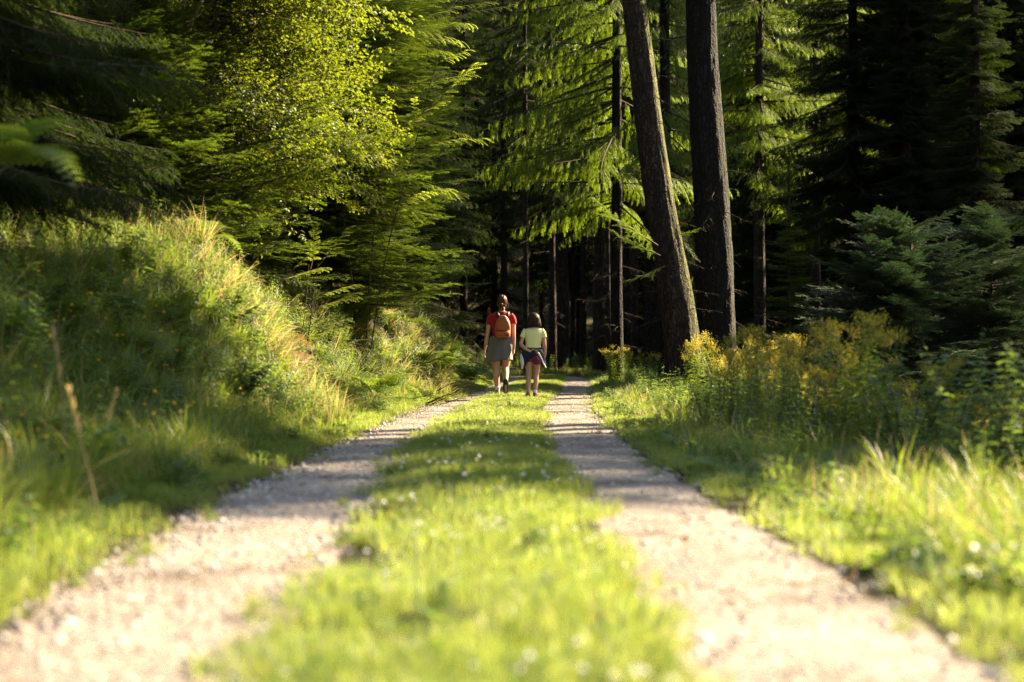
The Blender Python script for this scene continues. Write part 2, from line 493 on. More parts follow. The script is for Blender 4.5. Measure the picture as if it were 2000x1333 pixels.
def needles(g, p0, p1, mat, per=7, nl=.016, nw=.0035, ang=.9, seed=0, rnd=.35):
    """flat needle triangles on both sides of and above twigs p0->p1"""
    r = np.random.default_rng(seed)
    p0 = np.asarray(p0, float); p1 = np.asarray(p1, float); n = len(p0)
    d = p1 - p0; D = unit(d)
    side = unit(np.cross(D, np.array([0, 0, 1.0]) + r.normal(0, .15, (n, 3))))
    up = np.cross(side, D)
    tt = (np.arange(per) + .5) / per
    vs = []
    for sgn in (-1, 1):
        base = p0[:, None] + d[:, None] * (tt[None, :, None] + r.normal(0, .3 / per, (n, per, 1)))
        dirv = D[:, None] * math.cos(ang) + sgn * side[:, None] * math.sin(ang) + up[:, None] * r.normal(.15, rnd, (n, per, 1))
        tip = base + unit(dirv) * nl * r.uniform(.75, 1.2, (n, per, 1)) + 0
        b2 = base + D[:, None] * nw
        vs.append(np.stack([base - D[:, None] * nw * .2, b2, tip], 2).reshape(-1, 3))
    # the leader at the twig's end
    tipb = p1; vs.append(np.stack([tipb - side * nw, tipb + side * nw, tipb + D * nl * 1.1], 1).reshape(-1, 3))
    v = np.concatenate(vs); t = np.arange(len(v)).reshape(-1, 3)
    g.add(v, t, mat)


def spruce_branch(seed, mat, L=2.4, droop=.16, hang=0.0, tw=0.08, sub=.042, width=.42, per=7, nl=.020, nw=.005, bare=.08, bark='twig', sublen=.13, upturn=.32):
    """one bough along +X: bough wood, side twigs, sub-twigs, needles"""
    r = np.random.default_rng(seed); g = G()
    s = np.linspace(0, 1, 14)
    ax = np.stack([s * L, .08 * L * np.sin(s * 2.2 + seed) * s, -droop * L * s ** 1.3 + upturn * L * .35 * s ** 3.2], 1)
    g.tube(ax, np.interp(s, [0, 1], [.014 * L ** .8 * .9 + .004, .002]), bark, 4, False)
    def at(q): return np.array([np.interp(q, s, ax[:, k]) for k in range(3)])
    P0 = []; P1 = []
    q = bare
    side = 1
    while q < 1:
        side = -side
        base = at(q); dirx = unit(at(min(1, q + .03)) - at(q - .03))
        ln = (width * L * (1 - q) ** .7 * min(1, (q - bare) / .12 * .5 + .5) + .07) * r.uniform(.75, 1.15)
        a = r.uniform(.75, 1.0)
        sv = np.array([-dirx[1], dirx[0], 0]); sv = unit(sv) * side
        d0 = unit(dirx * math.cos(a) + sv * math.sin(a) + np.array([0, 0, r.normal(-.03, .08)]))
        n2 = max(2, int(ln / sub))
        pts = [base]
        dd = d0.copy()
        for k in range(n2):
            dd = unit(dd + np.array([0, 0, -(.10 + hang * 1.9) / n2]) * (1 if k < n2 * .8 else -.4) + r.normal(0, .05, 3))
            pts.append(pts[-1] + dd * ln / n2)
        pts = np.array(pts)
        for k in range(n2): P0.append(pts[k]); P1.append(pts[k + 1])
        if ln > .18: g.tube(pts[:: max(1, n2 // 3)], .0035, bark, 3, False)
        # sub-twigs
        for k in range(1, n2):
            f = k / n2
            dk = unit(pts[k + 1] - pts[k]) if k + 1 < len(pts) else dd
            hv = unit(np.cross(dk, [0, 0, 1.0]))
            for sg in (-1, 1):
                l2 = sublen * (1.15 - f) * r.uniform(.6, 1.25) * (1 + hang * 1.4)
                if l2 < .025: continue
                e = unit(dk * .75 + hv * sg * .75 * (1 - .5 * hang) + np.array([0, 0, .04 - hang * 1.5]) + r.normal(0, .12, 3))
                m_ = 1 + int(l2 / .07)
                p = pts[k]
                for q2 in range(m_):
                    p2 = p + e * l2 / m_
                    P0.append(p); P1.append(p2); p = p2
                    e = unit(e + np.array([0, 0, -.25 * hang + .05]))
        q += tw / L * r.uniform(.8, 1.2)
    # leader needles
    for k in range(int(14 * bare) + 1, 13): P0.append(ax[k]); P1.append(ax[k + 1])
    needles(g, P0, P1, mat, per, nl, nw, seed=seed)
    return g.mesh('bough')


def bare_branch(seed, L=1.0):
    r = np.random.default_rng(seed); g = G()
    s = np.linspace(0, 1, 7)
    ax = np.stack([s * L, .06 * np.sin(s * 5 + seed), -.18 * s ** 1.5 * L], 1)
    g.tube(ax, np.interp(s, [0, 1], [.012, .002]), 'twig', 4, False)
    for k in range(11):
        q = r.uniform(.2, 1); b = np.array([np.interp(q, s, ax[:, j]) for j in range(3)])
        l = r.uniform(.1, .35) * L
        d = unit(np.array([r.uniform(.3, 1), r.choice([-1, 1]) * r.uniform(.4, 1), r.uniform(-.6, .1)]))
        g.tube([b, b + d * l * .5, b + d * l + [0, 0, -.05]], [.004, .003, .001], 'twig', 3, False)
    return g.mesh('bare_bough')


def leaf_blade(g, p, d, up, L, Wd, mat, fold=.25, n=4, curl=.2):
    """one leaf: pointed oval with a folded midrib, base p, direction d"""
    d = unit(np.asarray(d, float)); s = unit(np.cross(d, up)); u = np.cross(s, d)
    ts = np.linspace(0, 1, n + 1)
    prof = np.sin(np.clip(ts * .92 + .08, 0, 1) * math.pi) ** .8 * (1 - .25 * ts)
    mid = p + d * (ts * L)[:, None] - u * (curl * L * ts ** 2)[:, None]
    lw = (prof * Wd / 2)[:, None]
    lw[0] = .08 * Wd; lw[-1] = 0
    a = mid + s * lw + u * lw * fold * 1.6
    b = mid - s * lw + u * lw * fold * 1.6
    v = np.concatenate([mid, a, b]); k = n + 1; t = []
    for i in range(n):
        t += [(i, i + 1, k + i + 1), (i, k + i + 1, k + i), (i, 2 * k + i + 1, i + 1), (i, 2 * k + i, 2 * k + i + 1)]
    g.add(v, t, mat)


def leafy_branch(seed, mat, L=1.6, leaf=.07, density=1.0, bark='twig', spread=.5, droop=.1):
    """broadleaf bough along +X with forked side shoots, flat sprays of leaves"""
    r = np.random.default_rng(seed); g = G()
    def shoot(p, d, l, lev, rad):
        n = max(3, int(l / .12)); pts = [np.array(p, float)]
        d = unit(np.array(d, float))
        for k in range(n):
            d = unit(d + r.normal(0, .09, 3) + np.array([0, 0, -droop * .25]))
            pts.append(pts[-1] + d * l / n)
        pts = np.array(pts)
        g.tube(pts, np.interp(np.linspace(0, 1, len(pts)), [0, 1], [rad, .0015]), bark, 4 if lev == 0 else 3, False)
        side = 1
        for k in range(1, len(pts)):
            dk = unit(pts[k] - pts[k - 1]); h = unit(np.cross(dk, [0, 0, 1]) + 1e-4)
            if lev < 2:
                for _ in range(1 if lev else 2):
                    if r.random() < .85:
                        side = -side
                        a = r.uniform(.6, 1.0)
                        shoot(pts[k], dk * math.cos(a) + h * side * math.sin(a) + np.array([0, 0, r.normal(.03, .22)]), l * r.uniform(.3, .5) * (1.15 - .5 * k / n), lev + 1, rad * .5)
            if lev > 0 or k > n * .4:
                for _ in range(int(r.poisson(1.7 * density))):
                    side = -side; a = r.uniform(.5, 1.2)
                    ld = dk * math.cos(a) + h * side * math.sin(a) + np.array([0, 0, r.normal(-.12, .25)])
                    up = unit(np.array([0, 0, 1]) + r.normal(0, .35, 3))
                    leaf_blade(g, pts[k] + r.normal(0, .012, 3), ld, up, leaf * r.uniform(.7, 1.2), leaf * r.uniform(.5, .65), mat, n=3)
    shoot((0, 0, 0), (1, 0, .15), L, 0, .012)
    return g.mesh('leafy_bough')


def rowan_branch(seed, L=1.2):
    r = np.random.default_rng(seed); g = G()
    s = np.linspace(0, 1, 8)
    ax = np.stack([s * L, .05 * np.sin(4 * s + seed), .12 * s - .1 * s ** 2], 1)
    g.tube(ax, np.interp(s, [0, 1], [.008, .002]), 'redstem', 4, False)
    for k in range(16):
        q = .15 + .85 * (k + .5) / 16; b = np.array([np.interp(q, s, ax[:, j]) for j in range(3)])
        sg = 1 if k % 2 else -1; a = r.uniform(.5, 1.1) * (1.1 - q * .6)
        d = unit(np.array([math.cos(a), sg * math.sin(a), r.normal(.15, .15)]))
        l = r.uniform(.15, .22); pts = [b]
        for m_ in range(7):
            d = unit(d + np.array([0, 0, -.12])); pts.append(pts[-1] + d * l / 7)
        for m_ in range(1, 8):
            dk = unit(pts[m_] - pts[m_ - 1]); h = unit(np.cross(dk, [0, 0, 1]))
            for s2 in (-1, 1):
                leaf_blade(g, pts[m_], dk * .45 + h * s2, np.array([0, 0, 1.]), .055 * (1 - abs(m_ - 4) * .06), .018, 'rowan', n=2)
        leaf_blade(g, pts[-1], d, np.array([0, 0, 1.]), .05, .018, 'rowan', n=2)
    return g.mesh('rowan_bough')


def blades(g, n, R0, hmin, hmax, w, mat, lean=.5, seed=0, seg=3, dens_center=False):
    r = np.random.default_rng(seed)
    th = r.uniform(0, 2 * math.pi, n); rr = R0 * np.sqrt(r.random(n)) * (r.random(n) if dens_center else 1)
    base = np.stack([rr * np.cos(th), rr * np.sin(th), np.zeros(n)], 1)
    h = r.uniform(hmin, hmax, n); az = np.where(r.random(n) < .5, th, r.uniform(0, 6.28, n))
    out = np.stack([np.cos(az), np.sin(az), np.zeros(n)], 1); ln = r.uniform(.1, lean, n)
    perp = np.stack([-out[:, 1], out[:, 0], np.zeros(n)], 1)
    tw = r.normal(0, .6, (n, 1)); perp = unit(perp + out * tw)
    lv = []
    for k in range(seg + 1):
        t = k / seg
        c = base + np.array([0, 0, 1.0]) * (h * (t - .35 * ln * t ** 2.2))[:, None] + out * (h * ln * t ** 1.8)[:, None]
        if k == seg: lv += [c]
        else:
            ww = w * (1 - t * .55) * r.uniform(.8, 1.2, (n, 1))
            lv += [c - perp * ww / 2, c + perp * ww / 2]
    v = np.stack(lv, 1); nv = v.shape[1]
    t = []
    for k in range(seg - 1):
        a = 2 * k; t += [(a, a + 1, a + 3), (a, a + 3, a + 2)]
    a = 2 * (seg - 1); t += [(a, a + 1, a + 2)]
    t = np.array(t); T = (np.arange(n)[:, None, None] * nv + t[None]).reshape(-1, 3)
    g.add(v.reshape(-1, 3), T, mat)


def lawn_patch(seed):
    g = G(); r = np.random.default_rng(seed)
    blades(g, 150, .15, .025, .075, .0035, 'lawn', .9, seed, 2)
    blades(g, 14, .14, .05, .10, .003, 'grass', .8, seed + 50, 2)
    for _ in range(22):                       # clover leaflets
        b = np.array([*r.uniform(-.12, .12, 2), r.uniform(.015, .045)]); a0 = r.uniform(0, 6.28)
        for k in range(3):
            a = a0 + k * 2.09
            leaf_blade(g, b, (math.cos(a), math.sin(a), .12), np.array([0, 0, 1.]), .014, .013, 'clover', n=2, curl=0)
    return g.mesh('lawn_patch')


def tall_patch(seed, h0, h1, n=70, R0=.16, w=.006, mat='grass', lean=.7, dry=.15, seg=4):
    g = G()
    blades(g, int(n * (1 - dry)), R0, h0, h1, w, mat, lean, seed, seg, True)
    if dry: blades(g, int(n * dry) + 1, R0, h0, h1 * 1.15, w * .8, 'dry', lean * 1.1, seed + 9, seg)
    return g.mesh('grass_clump')


def weed(seed, h=.35, leaf=.07, n=8, stems=3, mat='weed', wd=.5):
    g = G(); r = np.random.default_rng(seed)
    for s_ in range(stems):
        a = r.uniform(0, 6.28); b = np.array([math.cos(a), math.sin(a), 0]) * r.uniform(.01, .08)
        top = b + np.array([r.normal(0, .12), r.normal(0, .12), 1]) * h * r.uniform(.6, 1.1)
        mid = (b + top) / 2 + r.normal(0, .02, 3)
        pts = np.array([b, mid, top]); g.tube(pts, [.003, .0025, .001], 'stem', 3, False)
        for k in range(n):
            f = .12 + .88 * (k + .5) / n
            p = b * (1 - f) + top * f; aa = k * 1.57 + r.uniform(-.3, .3)
            for s2 in (0, math.pi):
                d = np.array([math.cos(aa + s2), math.sin(aa + s2), r.uniform(-.1, .5)])
                l = leaf * (1.15 - .6 * f) * r.uniform(.8, 1.2)
                leaf_blade(g, p, d, unit(np.array([0, 0, 1.]) + r.normal(0, .2, 3)), l, l * wd, mat, n=3)
    return g.mesh('weed')


def rosette(seed, n=9, L=.16, wd=.42):
    g = G(); r = np.random.default_rng(seed)
    for k in range(n):
        a = k * 6.28 / n + r.uniform(-.3, .3)
        leaf_blade(g, np.zeros(3), (math.cos(a), math.sin(a), r.uniform(.2, .9)), np.array([0, 0, 1.]), L * r.uniform(.7, 1.2), L * wd, 'weed', n=4, curl=.35)
    return g.mesh('rosette')


def flower_bit(seed, mat, h, rad, stems=1):
    g = G(); r = np.random.default_rng(seed)
    g.tube([(0, 0, 0), (.004, 0, h)], .0012, 'stem', 3, False)
    v = []; n = 14
    for k in range(n):
        d = unit(r.normal(0, 1, 3)); d[2] = abs(d[2]) * 1.2 - .2
        leaf_blade(g, np.array([.004, 0, h]), d, unit(r.normal(0, 1, 3)), rad, rad * .55, mat, n=2, curl=0)
    return g.mesh('flower')


def pebble(seed):
    r = np.random.default_rng(seed)
    import bmesh
    bm = bmesh.new(); bmesh.ops.create_icosphere(bm, subdivisions=1, radius=1)
    v = np.array([p.co[:] for p in bm.verts]); t = np.array([[q.index for q in f.verts] for f in bm.faces]); bm.free()
    v = v * r.uniform(.6, 1.1, 3) * (1 + r.normal(0, .12, (len(v), 1))); v[:, 2] *= .65
    g = G(); g.add(v, t, 'pebble')
    return g.mesh('pebble')


kit('boughs', [spruce_branch(s, 'spruce', per=7) for s in range(5)])
kit('shaded_boughs', [spruce_branch(20 + s, 'spruce_shade', per=6, droop=.26, hang=.3) for s in range(4)])
kit('hanging_boughs', [spruce_branch(40 + s, 'lit_spruce', L=3.2, droop=.24, hang=.75, tw=.15, sub=.07, per=8, nl=.022, sublen=.15, width=.34, upturn=.14, nw=.006) for s in range(4)])
kit('far_boughs', [spruce_branch(60 + s, 'spruce_shade', tw=.13, sub=.10, per=4, nl=.04, nw=.014, sublen=.16, droop=.35, hang=.35) for s in range(4)])
kit('fir_boughs', [spruce_branch(80 + s, 'fir', droop=.12, tw=.07, per=7, nl=.022, nw=.0045, upturn=.12) for s in range(4)])
kit('bare_boughs', [bare_branch(s) for s in range(4)])
kit('beech_boughs', [leafy_branch(s, 'beech') for s in range(5)])
kit('rowan_boughs', [rowan_branch(s) for s in range(4)])
kit('lawn', [lawn_patch(s) for s in range(6)])
kit('verge', [tall_patch(s, .07, .22, 80, .14, .005, lean=.8, dry=.12) for s in range(6)])
kit('bank_grass', [tall_patch(10 + s, .15, .55, 46, .10, .011, lean=1.25, dry=.10, seg=5) for s in range(6)])
kit('dry_grass', [tall_patch(40 + s, .12, .42, 50, .10, .008, lean=1.2, dry=.55, seg=4) for s in range(4)])
kit('weeds', [weed(s, h=.32 + .1 * (s % 3), leaf=.075) for s in range(6)])
kit('small_weeds', [weed(20 + s, h=.14, leaf=.05, n=5, stems=5, wd=.6) for s in range(4)] + [rosette(s) for s in range(3)])
kit('clover_flowers', [flower_bit(s, 'white', .07, .011) for s in range(3)])
kit('yellow_flowers', [flower_bit(s, 'yellow', .35, .016) for s in range(3)])
def litter(seed):
    g = G(); r = np.random.default_rng(seed)
    for _ in range(3):
        p = np.array([*r.uniform(-.08, .08, 2), .008]); a = r.uniform(0, 6.28)
        leaf_blade(g, p, (math.cos(a), math.sin(a), r.uniform(-.05, .3)), unit(np.array([0, 0, 1.]) + r.normal(0, .3, 3)), r.uniform(.02, .04), r.uniform(.012, .022), 'bracken' if seed % 2 else 'dry', n=2)
    p = np.array([*r.uniform(-.05, .05, 2), .008]); a = r.uniform(0, 6.28); l = r.uniform(.04, .14)
    g.tube([p, p + np.array([math.cos(a), math.sin(a), .05]) * l], .002, 'twig', 3, False)
    return g.mesh('litter')


kit('litter', [litter(s) for s in range(6)])
kit('pebbles', [pebble(s) for s in range(8)])


# ------------------------------------------------------------------ trees
def trunk_mesh(pts, rad, mat, n=20, flare=.35, seed=0, flare_h=.7, rough=.05):
    pts = np.asarray(pts, float); rad = np.asarray(rad, float)
    # resample
    L = np.concatenate([[0], np.cumsum(np.linalg.norm(np.diff(pts, axis=0), axis=1))])
    m_ = max(8, int(L[-1] / .25)); m_ = min(m_, 90) if n < 30 else 150
    q = np.linspace(0, 1, m_) ** 1.15 * L[-1]
    P = np.stack([np.interp(q, L, pts[:, k]) for k in range(3)], 1); Rr = np.interp(q, L, rad)
    th = np.arange(n) * 2 * math.pi / n
    v = []
    for i in range(m_):
        fl = 1 + flare * math.exp(-q[i] / flare_h * 1.6) * (1 + .35 * np.sin(th * 5 + seed))
        rg = 1 + rough * (np.sin(th * 7 + q[i] * .8 + seed) + np.sin(th * 3 - q[i] * 1.7 + seed * 2) * .8)
        if n > 30: rg = rg + np.array([.035 * mnoise.noise(Vector((math.cos(a) * 5.5, math.sin(a) * 5.5, q[i] * 1.1 + seed))) + .05 * abs(mnoise.noise(Vector((math.cos(a) * 13, math.sin(a) * 13, q[i] * 2.2)))) for a in th])
        rr = Rr[i] * fl * rg
        v.append(np.stack([P[i, 0] + rr * np.cos(th), P[i, 1] + rr * np.sin(th), np.full(n, P[i, 2])], 1))
    v = np.concatenate(v)
    k = np.arange(m_ - 1)[:, None] * n; j = np.arange(n)[None]; j2 = (j + 1) % n
    a, b, c, e = (k + j).ravel(), (k + j2).ravel(), (k + n + j2).ravel(), (k + n + j).ravel()
    t = np.concatenate([np.stack([a, b, c], 1), np.stack([a, c, e], 1)])
    g = G(); g.add(v, t, mat)
    return g.mesh('trunk', True)


def crown_pts(H, zb, Lmax, per=5, dz=.45, seed=0, az=None, tilt0=.1, top_tilt=-.5, power=.75, trunk_at=None, Lmin=.5, kitL=2.4, sw=None):
    r = np.random.default_rng(seed)
    P, Ro, S = [], [], []
    z = zb
    while z < H - .15:
        f = (z - zb) / max(H - zb, .1)
        L = (Lmax * (1 - f) ** power) * (1 if f > .08 else .8 + 2.5 * f * 1)
        L = max(L, Lmin * .5)
        n = per if f < .75 else max(3, per - 1)
        for k in range(n):
            a = r.uniform(0, 6.283)
            if az is not None and r.random() < az[2]:
                a = r.uniform(az[0], az[1])
            l = L * r.uniform(.65, 1.12)
            if kitL == 3.2:
                if r.random() < .22: continue
                l *= r.uniform(.6, 1.12)
            x0, y0 = (0, 0) if trunk_at is None else trunk_at(z)
            P.append((x0, y0, z + r.uniform(-.1, .1)))
            t = tilt0 + (top_tilt - tilt0) * f ** 1.5 + r.normal(0, .08)
            Ro.append((r.normal(0, .12 if kitL < 3 else .28), t + (r.normal(0, .16) if kitL > 3 else 0), a)); s = l / kitL
            S.append((s, s * r.uniform(.85, 1.15) * (1 + .5 * (s < .5)), s * (1 + .4 * (s < .5))))
        z += dz * r.uniform(.7, 1.2) * (1 - .45 * f)
    return np.array(P), np.array(Ro), np.array(S)


def spruce(name, label, x, y, H, zb, Lmax, kitn='boughs', rad=None, bark='bark', per=5, dz=.45, seed=0, group=None, az=None, base=None, tilt0=.1, bare=0, lean=(0, 0), power=.75, kitL=2.4):
    z0 = hz(x, y) if base is None else base
    t = thing(name, label, 'tree', (x, y, z0 - .05), 0, group)
    rad = rad or H * .011 + .02
    link('trunk', trunk_mesh([(0, 0, -.1), (lean[0] * .5, lean[1] * .5, H * .5), (lean[0], lean[1], H)], [rad, rad * .6, .012], bark, 14, seed=seed), t)
    ta = lambda z: (lean[0] * z / H, lean[1] * z / H)
    P, Ro, S = crown_pts(H, zb, Lmax, per, dz, seed, az, tilt0, power=power, trunk_at=ta, kitL=kitL)
    o = scatter('crown', kitn, P, Ro, S, parent=t)
    if bare:
        r = np.random.default_rng(seed + 5); n = int(bare * max(zb - .8, 1))
        zz = r.uniform(.8, zb + .5, n)
        o2 = scatter('dead_branches', 'bare_boughs', [(*ta(q), q) for q in zz], np.stack([np.zeros(n), r.normal(.1, .15, n), r.uniform(0, 6.28, n)], 1), r.uniform(.5, 1.3, n), parent=t)
    return t


# --- left bank
spruce('spruce_tree', 'dark shaded spruce hanging over the nearest part of the left bank', -4.5, 12.7, 12, 1.0, 2.4, 'shaded_boughs', seed=1, per=9, dz=.25, tilt0=.12)
spruce('spruce_tree', 'second shaded spruce deeper in the dark upper left corner', -5.9, 16.3, 13, .3, 2.9, 'shaded_boughs', seed=2, per=9, dz=.28)
sb_tree = spruce('spruce_tree', 'sunlit low spruce boughs tucked under the leafy beech', -4.5, 19.6, 5.2, .25, 2.1, 'boughs', seed=3, per=7, dz=.27, az=(-1.2, .9, .5), tilt0=-.05)
spruce('spruce_tree', 'tall layered spruce overhanging the left track beside the walkers', -3.1, 27.5, 15, .2, 2.6, 'boughs', seed=4, per=10, dz=.29, az=(-1.5, 1.2, .45), tilt0=-.02)
spruce('spruce_tree', 'tall spruce right behind the beech, its boughs half sunlit', -4.4, 25.0, 14, .4, 2.3, 'boughs', seed=5, per=9, dz=.3)
spruce('spruce_tree', 'spruce behind the layered one, top boughs catching the sun', -3.2, 34.5, 17, .6, 2.9, 'boughs', seed=6, per=9, dz=.33, az=(-1.5, 1.2, .35))
spruce('spruce_tree', 'dim spruce on the left bank beyond the walkers', -3.3, 43, 18, .5, 3.1, 'shaded_boughs', seed=7, per=7, dz=.45)


LATER = [('spruce_at_beech', [((380, 300, 20.2), (655, 262, 19.3)), ((390, 350, 20), (650, 300, 19.2)), ((380, 390, 20), (648, 345, 19.0)), ((360, 400, 20.2), (610, 385, 19.4)), ((330, 420, 19.6), (560, 400, 18.9)),
                              ((330, 455, 19.4), (552, 440, 18.8)), ((320, 470, 19.4), (520, 468, 18.6)), ((400, 330, 20.6), (600, 330, 20.2)), ((420, 250, 20.8), (668, 215, 20.0))])]


def beech(x, y, H, seed, box, n):
    z0 = hz(x, y)
    t = thing('beech_tree', 'sunlit bright green beech leaning out from the left bank', 'tree', (x, y, z0 - .05))
    r = np.random.default_rng(seed)
    g = G()
    stems = []
    for k in range(4):
        a = r.uniform(-.5, .5)
        p = [np.array([k * .12 - .2, 0, 0])]
        d = np.array([.10 + .07 * k, -.03 * k, 1.0])
        for q in range(12):
            d = unit(d + r.normal(0, .05, 3)); p.append(p[-1] + d * H / 12)
        p = np.array(p); stems.append(p)
        g.tube(p, np.interp(np.linspace(0, 1, 13), [0, 1], [.035, .008]), 'redstem', 7, False)
    link('trunk', g.mesh('stems', True), t)
    # limbs out to the leaf masses
    P, Ro, S = [], [], []
    gl = G()
    (x0, x1), (y0, y1), (za, zb) = box
    for k in range(n):
        st = stems[r.integers(0, 4)]
        e = np.array([x0 + (x1 - x0) * r.random() ** .75 - x, r.uniform(y0, y1) - y, r.uniform(za, zb) - z0])
        # right-hand outline bulges in the middle
        i = min(12, max(1, int(np.searchsorted(st[:, 2], e[2] * .75))))
        s = st[i]
        c = (s + e) / 2 + np.array([0, 0, .25])
        gl.tube([s, c, e], [.02, .013, .005], 'twig', 5, False)
        dd = e - s; az = math.atan2(dd[1], dd[0]) + r.normal(0, .5)
        for q in range(2):
            b = c if q else e
            P.append(b); Ro.append((r.normal(0, .3), r.normal(-.05, .3), az + r.normal(0, .6) * q)); S.append(r.uniform(.5, .95))
    link('limbs', gl.mesh('limbs', True), t)
    scatter('crown', 'beech_boughs', P, Ro, S, parent=t)
    return t


beech(-5.0, 20.8, 6.5, 11, ((-5.4, -2.6), (19.8, 23.5), (2.6, 6.9)), 135)


def rowan(name, label, x, y, H, seed, n=34, zlo=1.2, ln=.9):
    z0 = hz(x, y); r = np.random.default_rng(seed)
    t = thing(name, label, 'tree', (x, y, z0 - .03))
    g = G(); P, Ro, S = [], [], []
    for k in range(3):
        p = [np.array([k * .08, 0, 0])]; d = np.array([.08 * k - .02, r.normal(0, .04), 1.])
        for q in range(10):
            d = unit(d + r.normal(0, .04, 3)); p.append(p[-1] + d * H / 10)
        p = np.array(p); g.tube(p, np.interp(np.linspace(0, 1, 11), [0, 1], [.011, .003]), 'twig', 6, False)
        for q in range(n // 3):
            z = r.uniform(zlo, H); b = np.array([np.interp(z, p[:, 2], p[:, j]) for j in range(3)])
            P.append(b); Ro.append((r.normal(0, .2), r.normal(-.3, .25), r.uniform(-1.9, 1.6))); S.append(r.uniform(.6, 1.1) * ln)
    link('trunk', g.mesh('stems', True), t)
    scatter('crown', 'rowan_boughs', P, Ro, S, parent=t)


rowan('rowan_tree', 'slender pale stemmed rowan in front of the layered spruce', -2.35, 26.5, 6.2, 3, 60, 2.0)
rowan('rowan_tree', 'small yellowing rowan sprig low between beech and spruce', -2.85, 21.9, 1.5, 5, 15, .3, .6)

# --- right-hand trees
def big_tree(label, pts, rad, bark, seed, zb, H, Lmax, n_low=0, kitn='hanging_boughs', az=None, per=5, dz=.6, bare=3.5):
    p0 = np.array(pts[0], float)
    t = thing('spruce_tree', label, 'tree', tuple(p0))
    P = np.array(pts, float) - p0
    link('trunk', trunk_mesh(P, rad, bark, 72, .36, seed, .8, .02), t)
    ta = lambda z: (np.interp(z, P[:, 2], P[:, 0]), np.interp(z, P[:, 2], P[:, 1]))
    a, b, c = crown_pts(H, zb, Lmax, per, dz, seed, az, .15, trunk_at=ta, kitL=3.2)
    scatter('crown', kitn, a, b, c, parent=t)
    r = np.random.default_rng(seed + 3); n = int(bare * zb)
    zz = r.uniform(1.2, zb, n); aa = r.uniform(0, 6.28, n)
    rr = np.interp(zz, P[:, 2], np.interp(np.arange(len(P)), np.arange(len(rad)), rad)) * .9
    scatter('dead_branches', 'bare_boughs', [(ta(z)[0] + q * math.cos(s), ta(z)[1] + q * math.sin(s), z) for z, s, q in zip(zz, aa, rr)],
            np.stack([np.zeros(n), r.normal(.15, .2, n), aa], 1), r.uniform(.25, .7, n), parent=t)
    return t


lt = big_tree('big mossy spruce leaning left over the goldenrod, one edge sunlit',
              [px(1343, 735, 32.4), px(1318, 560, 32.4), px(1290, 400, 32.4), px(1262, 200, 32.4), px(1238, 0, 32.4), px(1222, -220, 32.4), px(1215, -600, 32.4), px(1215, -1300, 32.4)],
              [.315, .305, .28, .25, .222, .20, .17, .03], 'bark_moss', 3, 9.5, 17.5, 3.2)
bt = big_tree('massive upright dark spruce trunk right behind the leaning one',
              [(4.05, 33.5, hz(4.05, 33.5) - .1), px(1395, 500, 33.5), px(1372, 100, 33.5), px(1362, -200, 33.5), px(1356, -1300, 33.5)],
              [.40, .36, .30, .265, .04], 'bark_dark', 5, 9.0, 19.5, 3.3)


def boughs_on(tree, kitn, items, name='low_boughs', mul=1.0, kitL=2.4):
    """items: start pixel+depth, end pixel+depth -> boughs laid between those points"""
    P, Ro, S = [], [], []
    base = tree.location
    for (a, b) in items:
        A = px(*a); B = px(*b); d = B - A; L = d.length
        P.append(A - base); az = math.atan2(d.y, d.x); el = math.asin(max(-1, min(1, d.z / L)))
        Ro.append((random.gauss(0, .08), -el - .15, az)); S.append((L / kitL * mul, L / kitL * mul * .62, L / kitL * mul))
    return scatter(name, kitn, P, Ro, S, parent=tree)


boughs_on(sb_tree, 'boughs', LATER[0][1], 'low_boughs')
boughs_on(lt, 'boughs', [((1285, 480, 31.7), (1150, 405, 31)), ((1290, 500, 31.7), (1180, 455, 31.4)), ((1300, 520, 31.7), (1215, 560, 31.5)),
                         ((1322, 460, 31.8), (1370, 452, 31.4)), ((1335, 470, 31.8), (1362, 515, 31.6))], 'low_boughs')

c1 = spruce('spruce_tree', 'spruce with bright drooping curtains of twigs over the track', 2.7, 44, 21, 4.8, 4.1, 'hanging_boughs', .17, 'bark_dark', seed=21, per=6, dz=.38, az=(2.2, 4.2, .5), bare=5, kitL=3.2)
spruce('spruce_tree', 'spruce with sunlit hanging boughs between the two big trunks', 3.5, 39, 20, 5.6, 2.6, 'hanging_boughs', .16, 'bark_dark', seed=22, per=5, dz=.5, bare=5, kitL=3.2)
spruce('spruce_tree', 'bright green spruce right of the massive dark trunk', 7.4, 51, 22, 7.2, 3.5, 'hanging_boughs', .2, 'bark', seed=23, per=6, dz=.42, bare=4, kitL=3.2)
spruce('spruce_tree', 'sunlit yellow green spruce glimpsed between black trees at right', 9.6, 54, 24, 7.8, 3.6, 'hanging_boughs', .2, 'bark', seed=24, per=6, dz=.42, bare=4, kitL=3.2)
spruce('spruce_tree', 'near black spruce with ragged hanging edge, right of centre', 8.6, 43, 20, 6.2, 2.7, 'shaded_boughs', .2, 'bark_dark', seed=25, per=7, dz=.34, bare=5)
spruce('spruce_tree', 'near black spruce filling the upper right', 10.4, 43.5, 21, 4.6, 3.0, 'shaded_boughs', .22, 'bark_dark', seed=26, per=8, dz=.34, bare=5)
spruce('spruce_tree', 'near black spruce at the extreme right edge', 12.6, 43, 21, 1.5, 3.2, 'shaded_boughs', .22, 'bark_dark', seed=27, per=8, dz=.34, bare=5)
spruce('spruce_tree', 'young sunlit spruce with a straight leader among the dark trees', 6.25, 38.5, 6.6, .5, 1.3, 'boughs', seed=28, per=6, dz=.3, power=.9)
spruce('fir_tree', 'low bluish fir with flat spreading boughs at right', 7.2, 30.8, 4.7, .3, 3.1, 'fir_boughs', seed=29, per=8, dz=.24, az=(2.3, 4.4, .5), tilt0=-.08, power=.42)
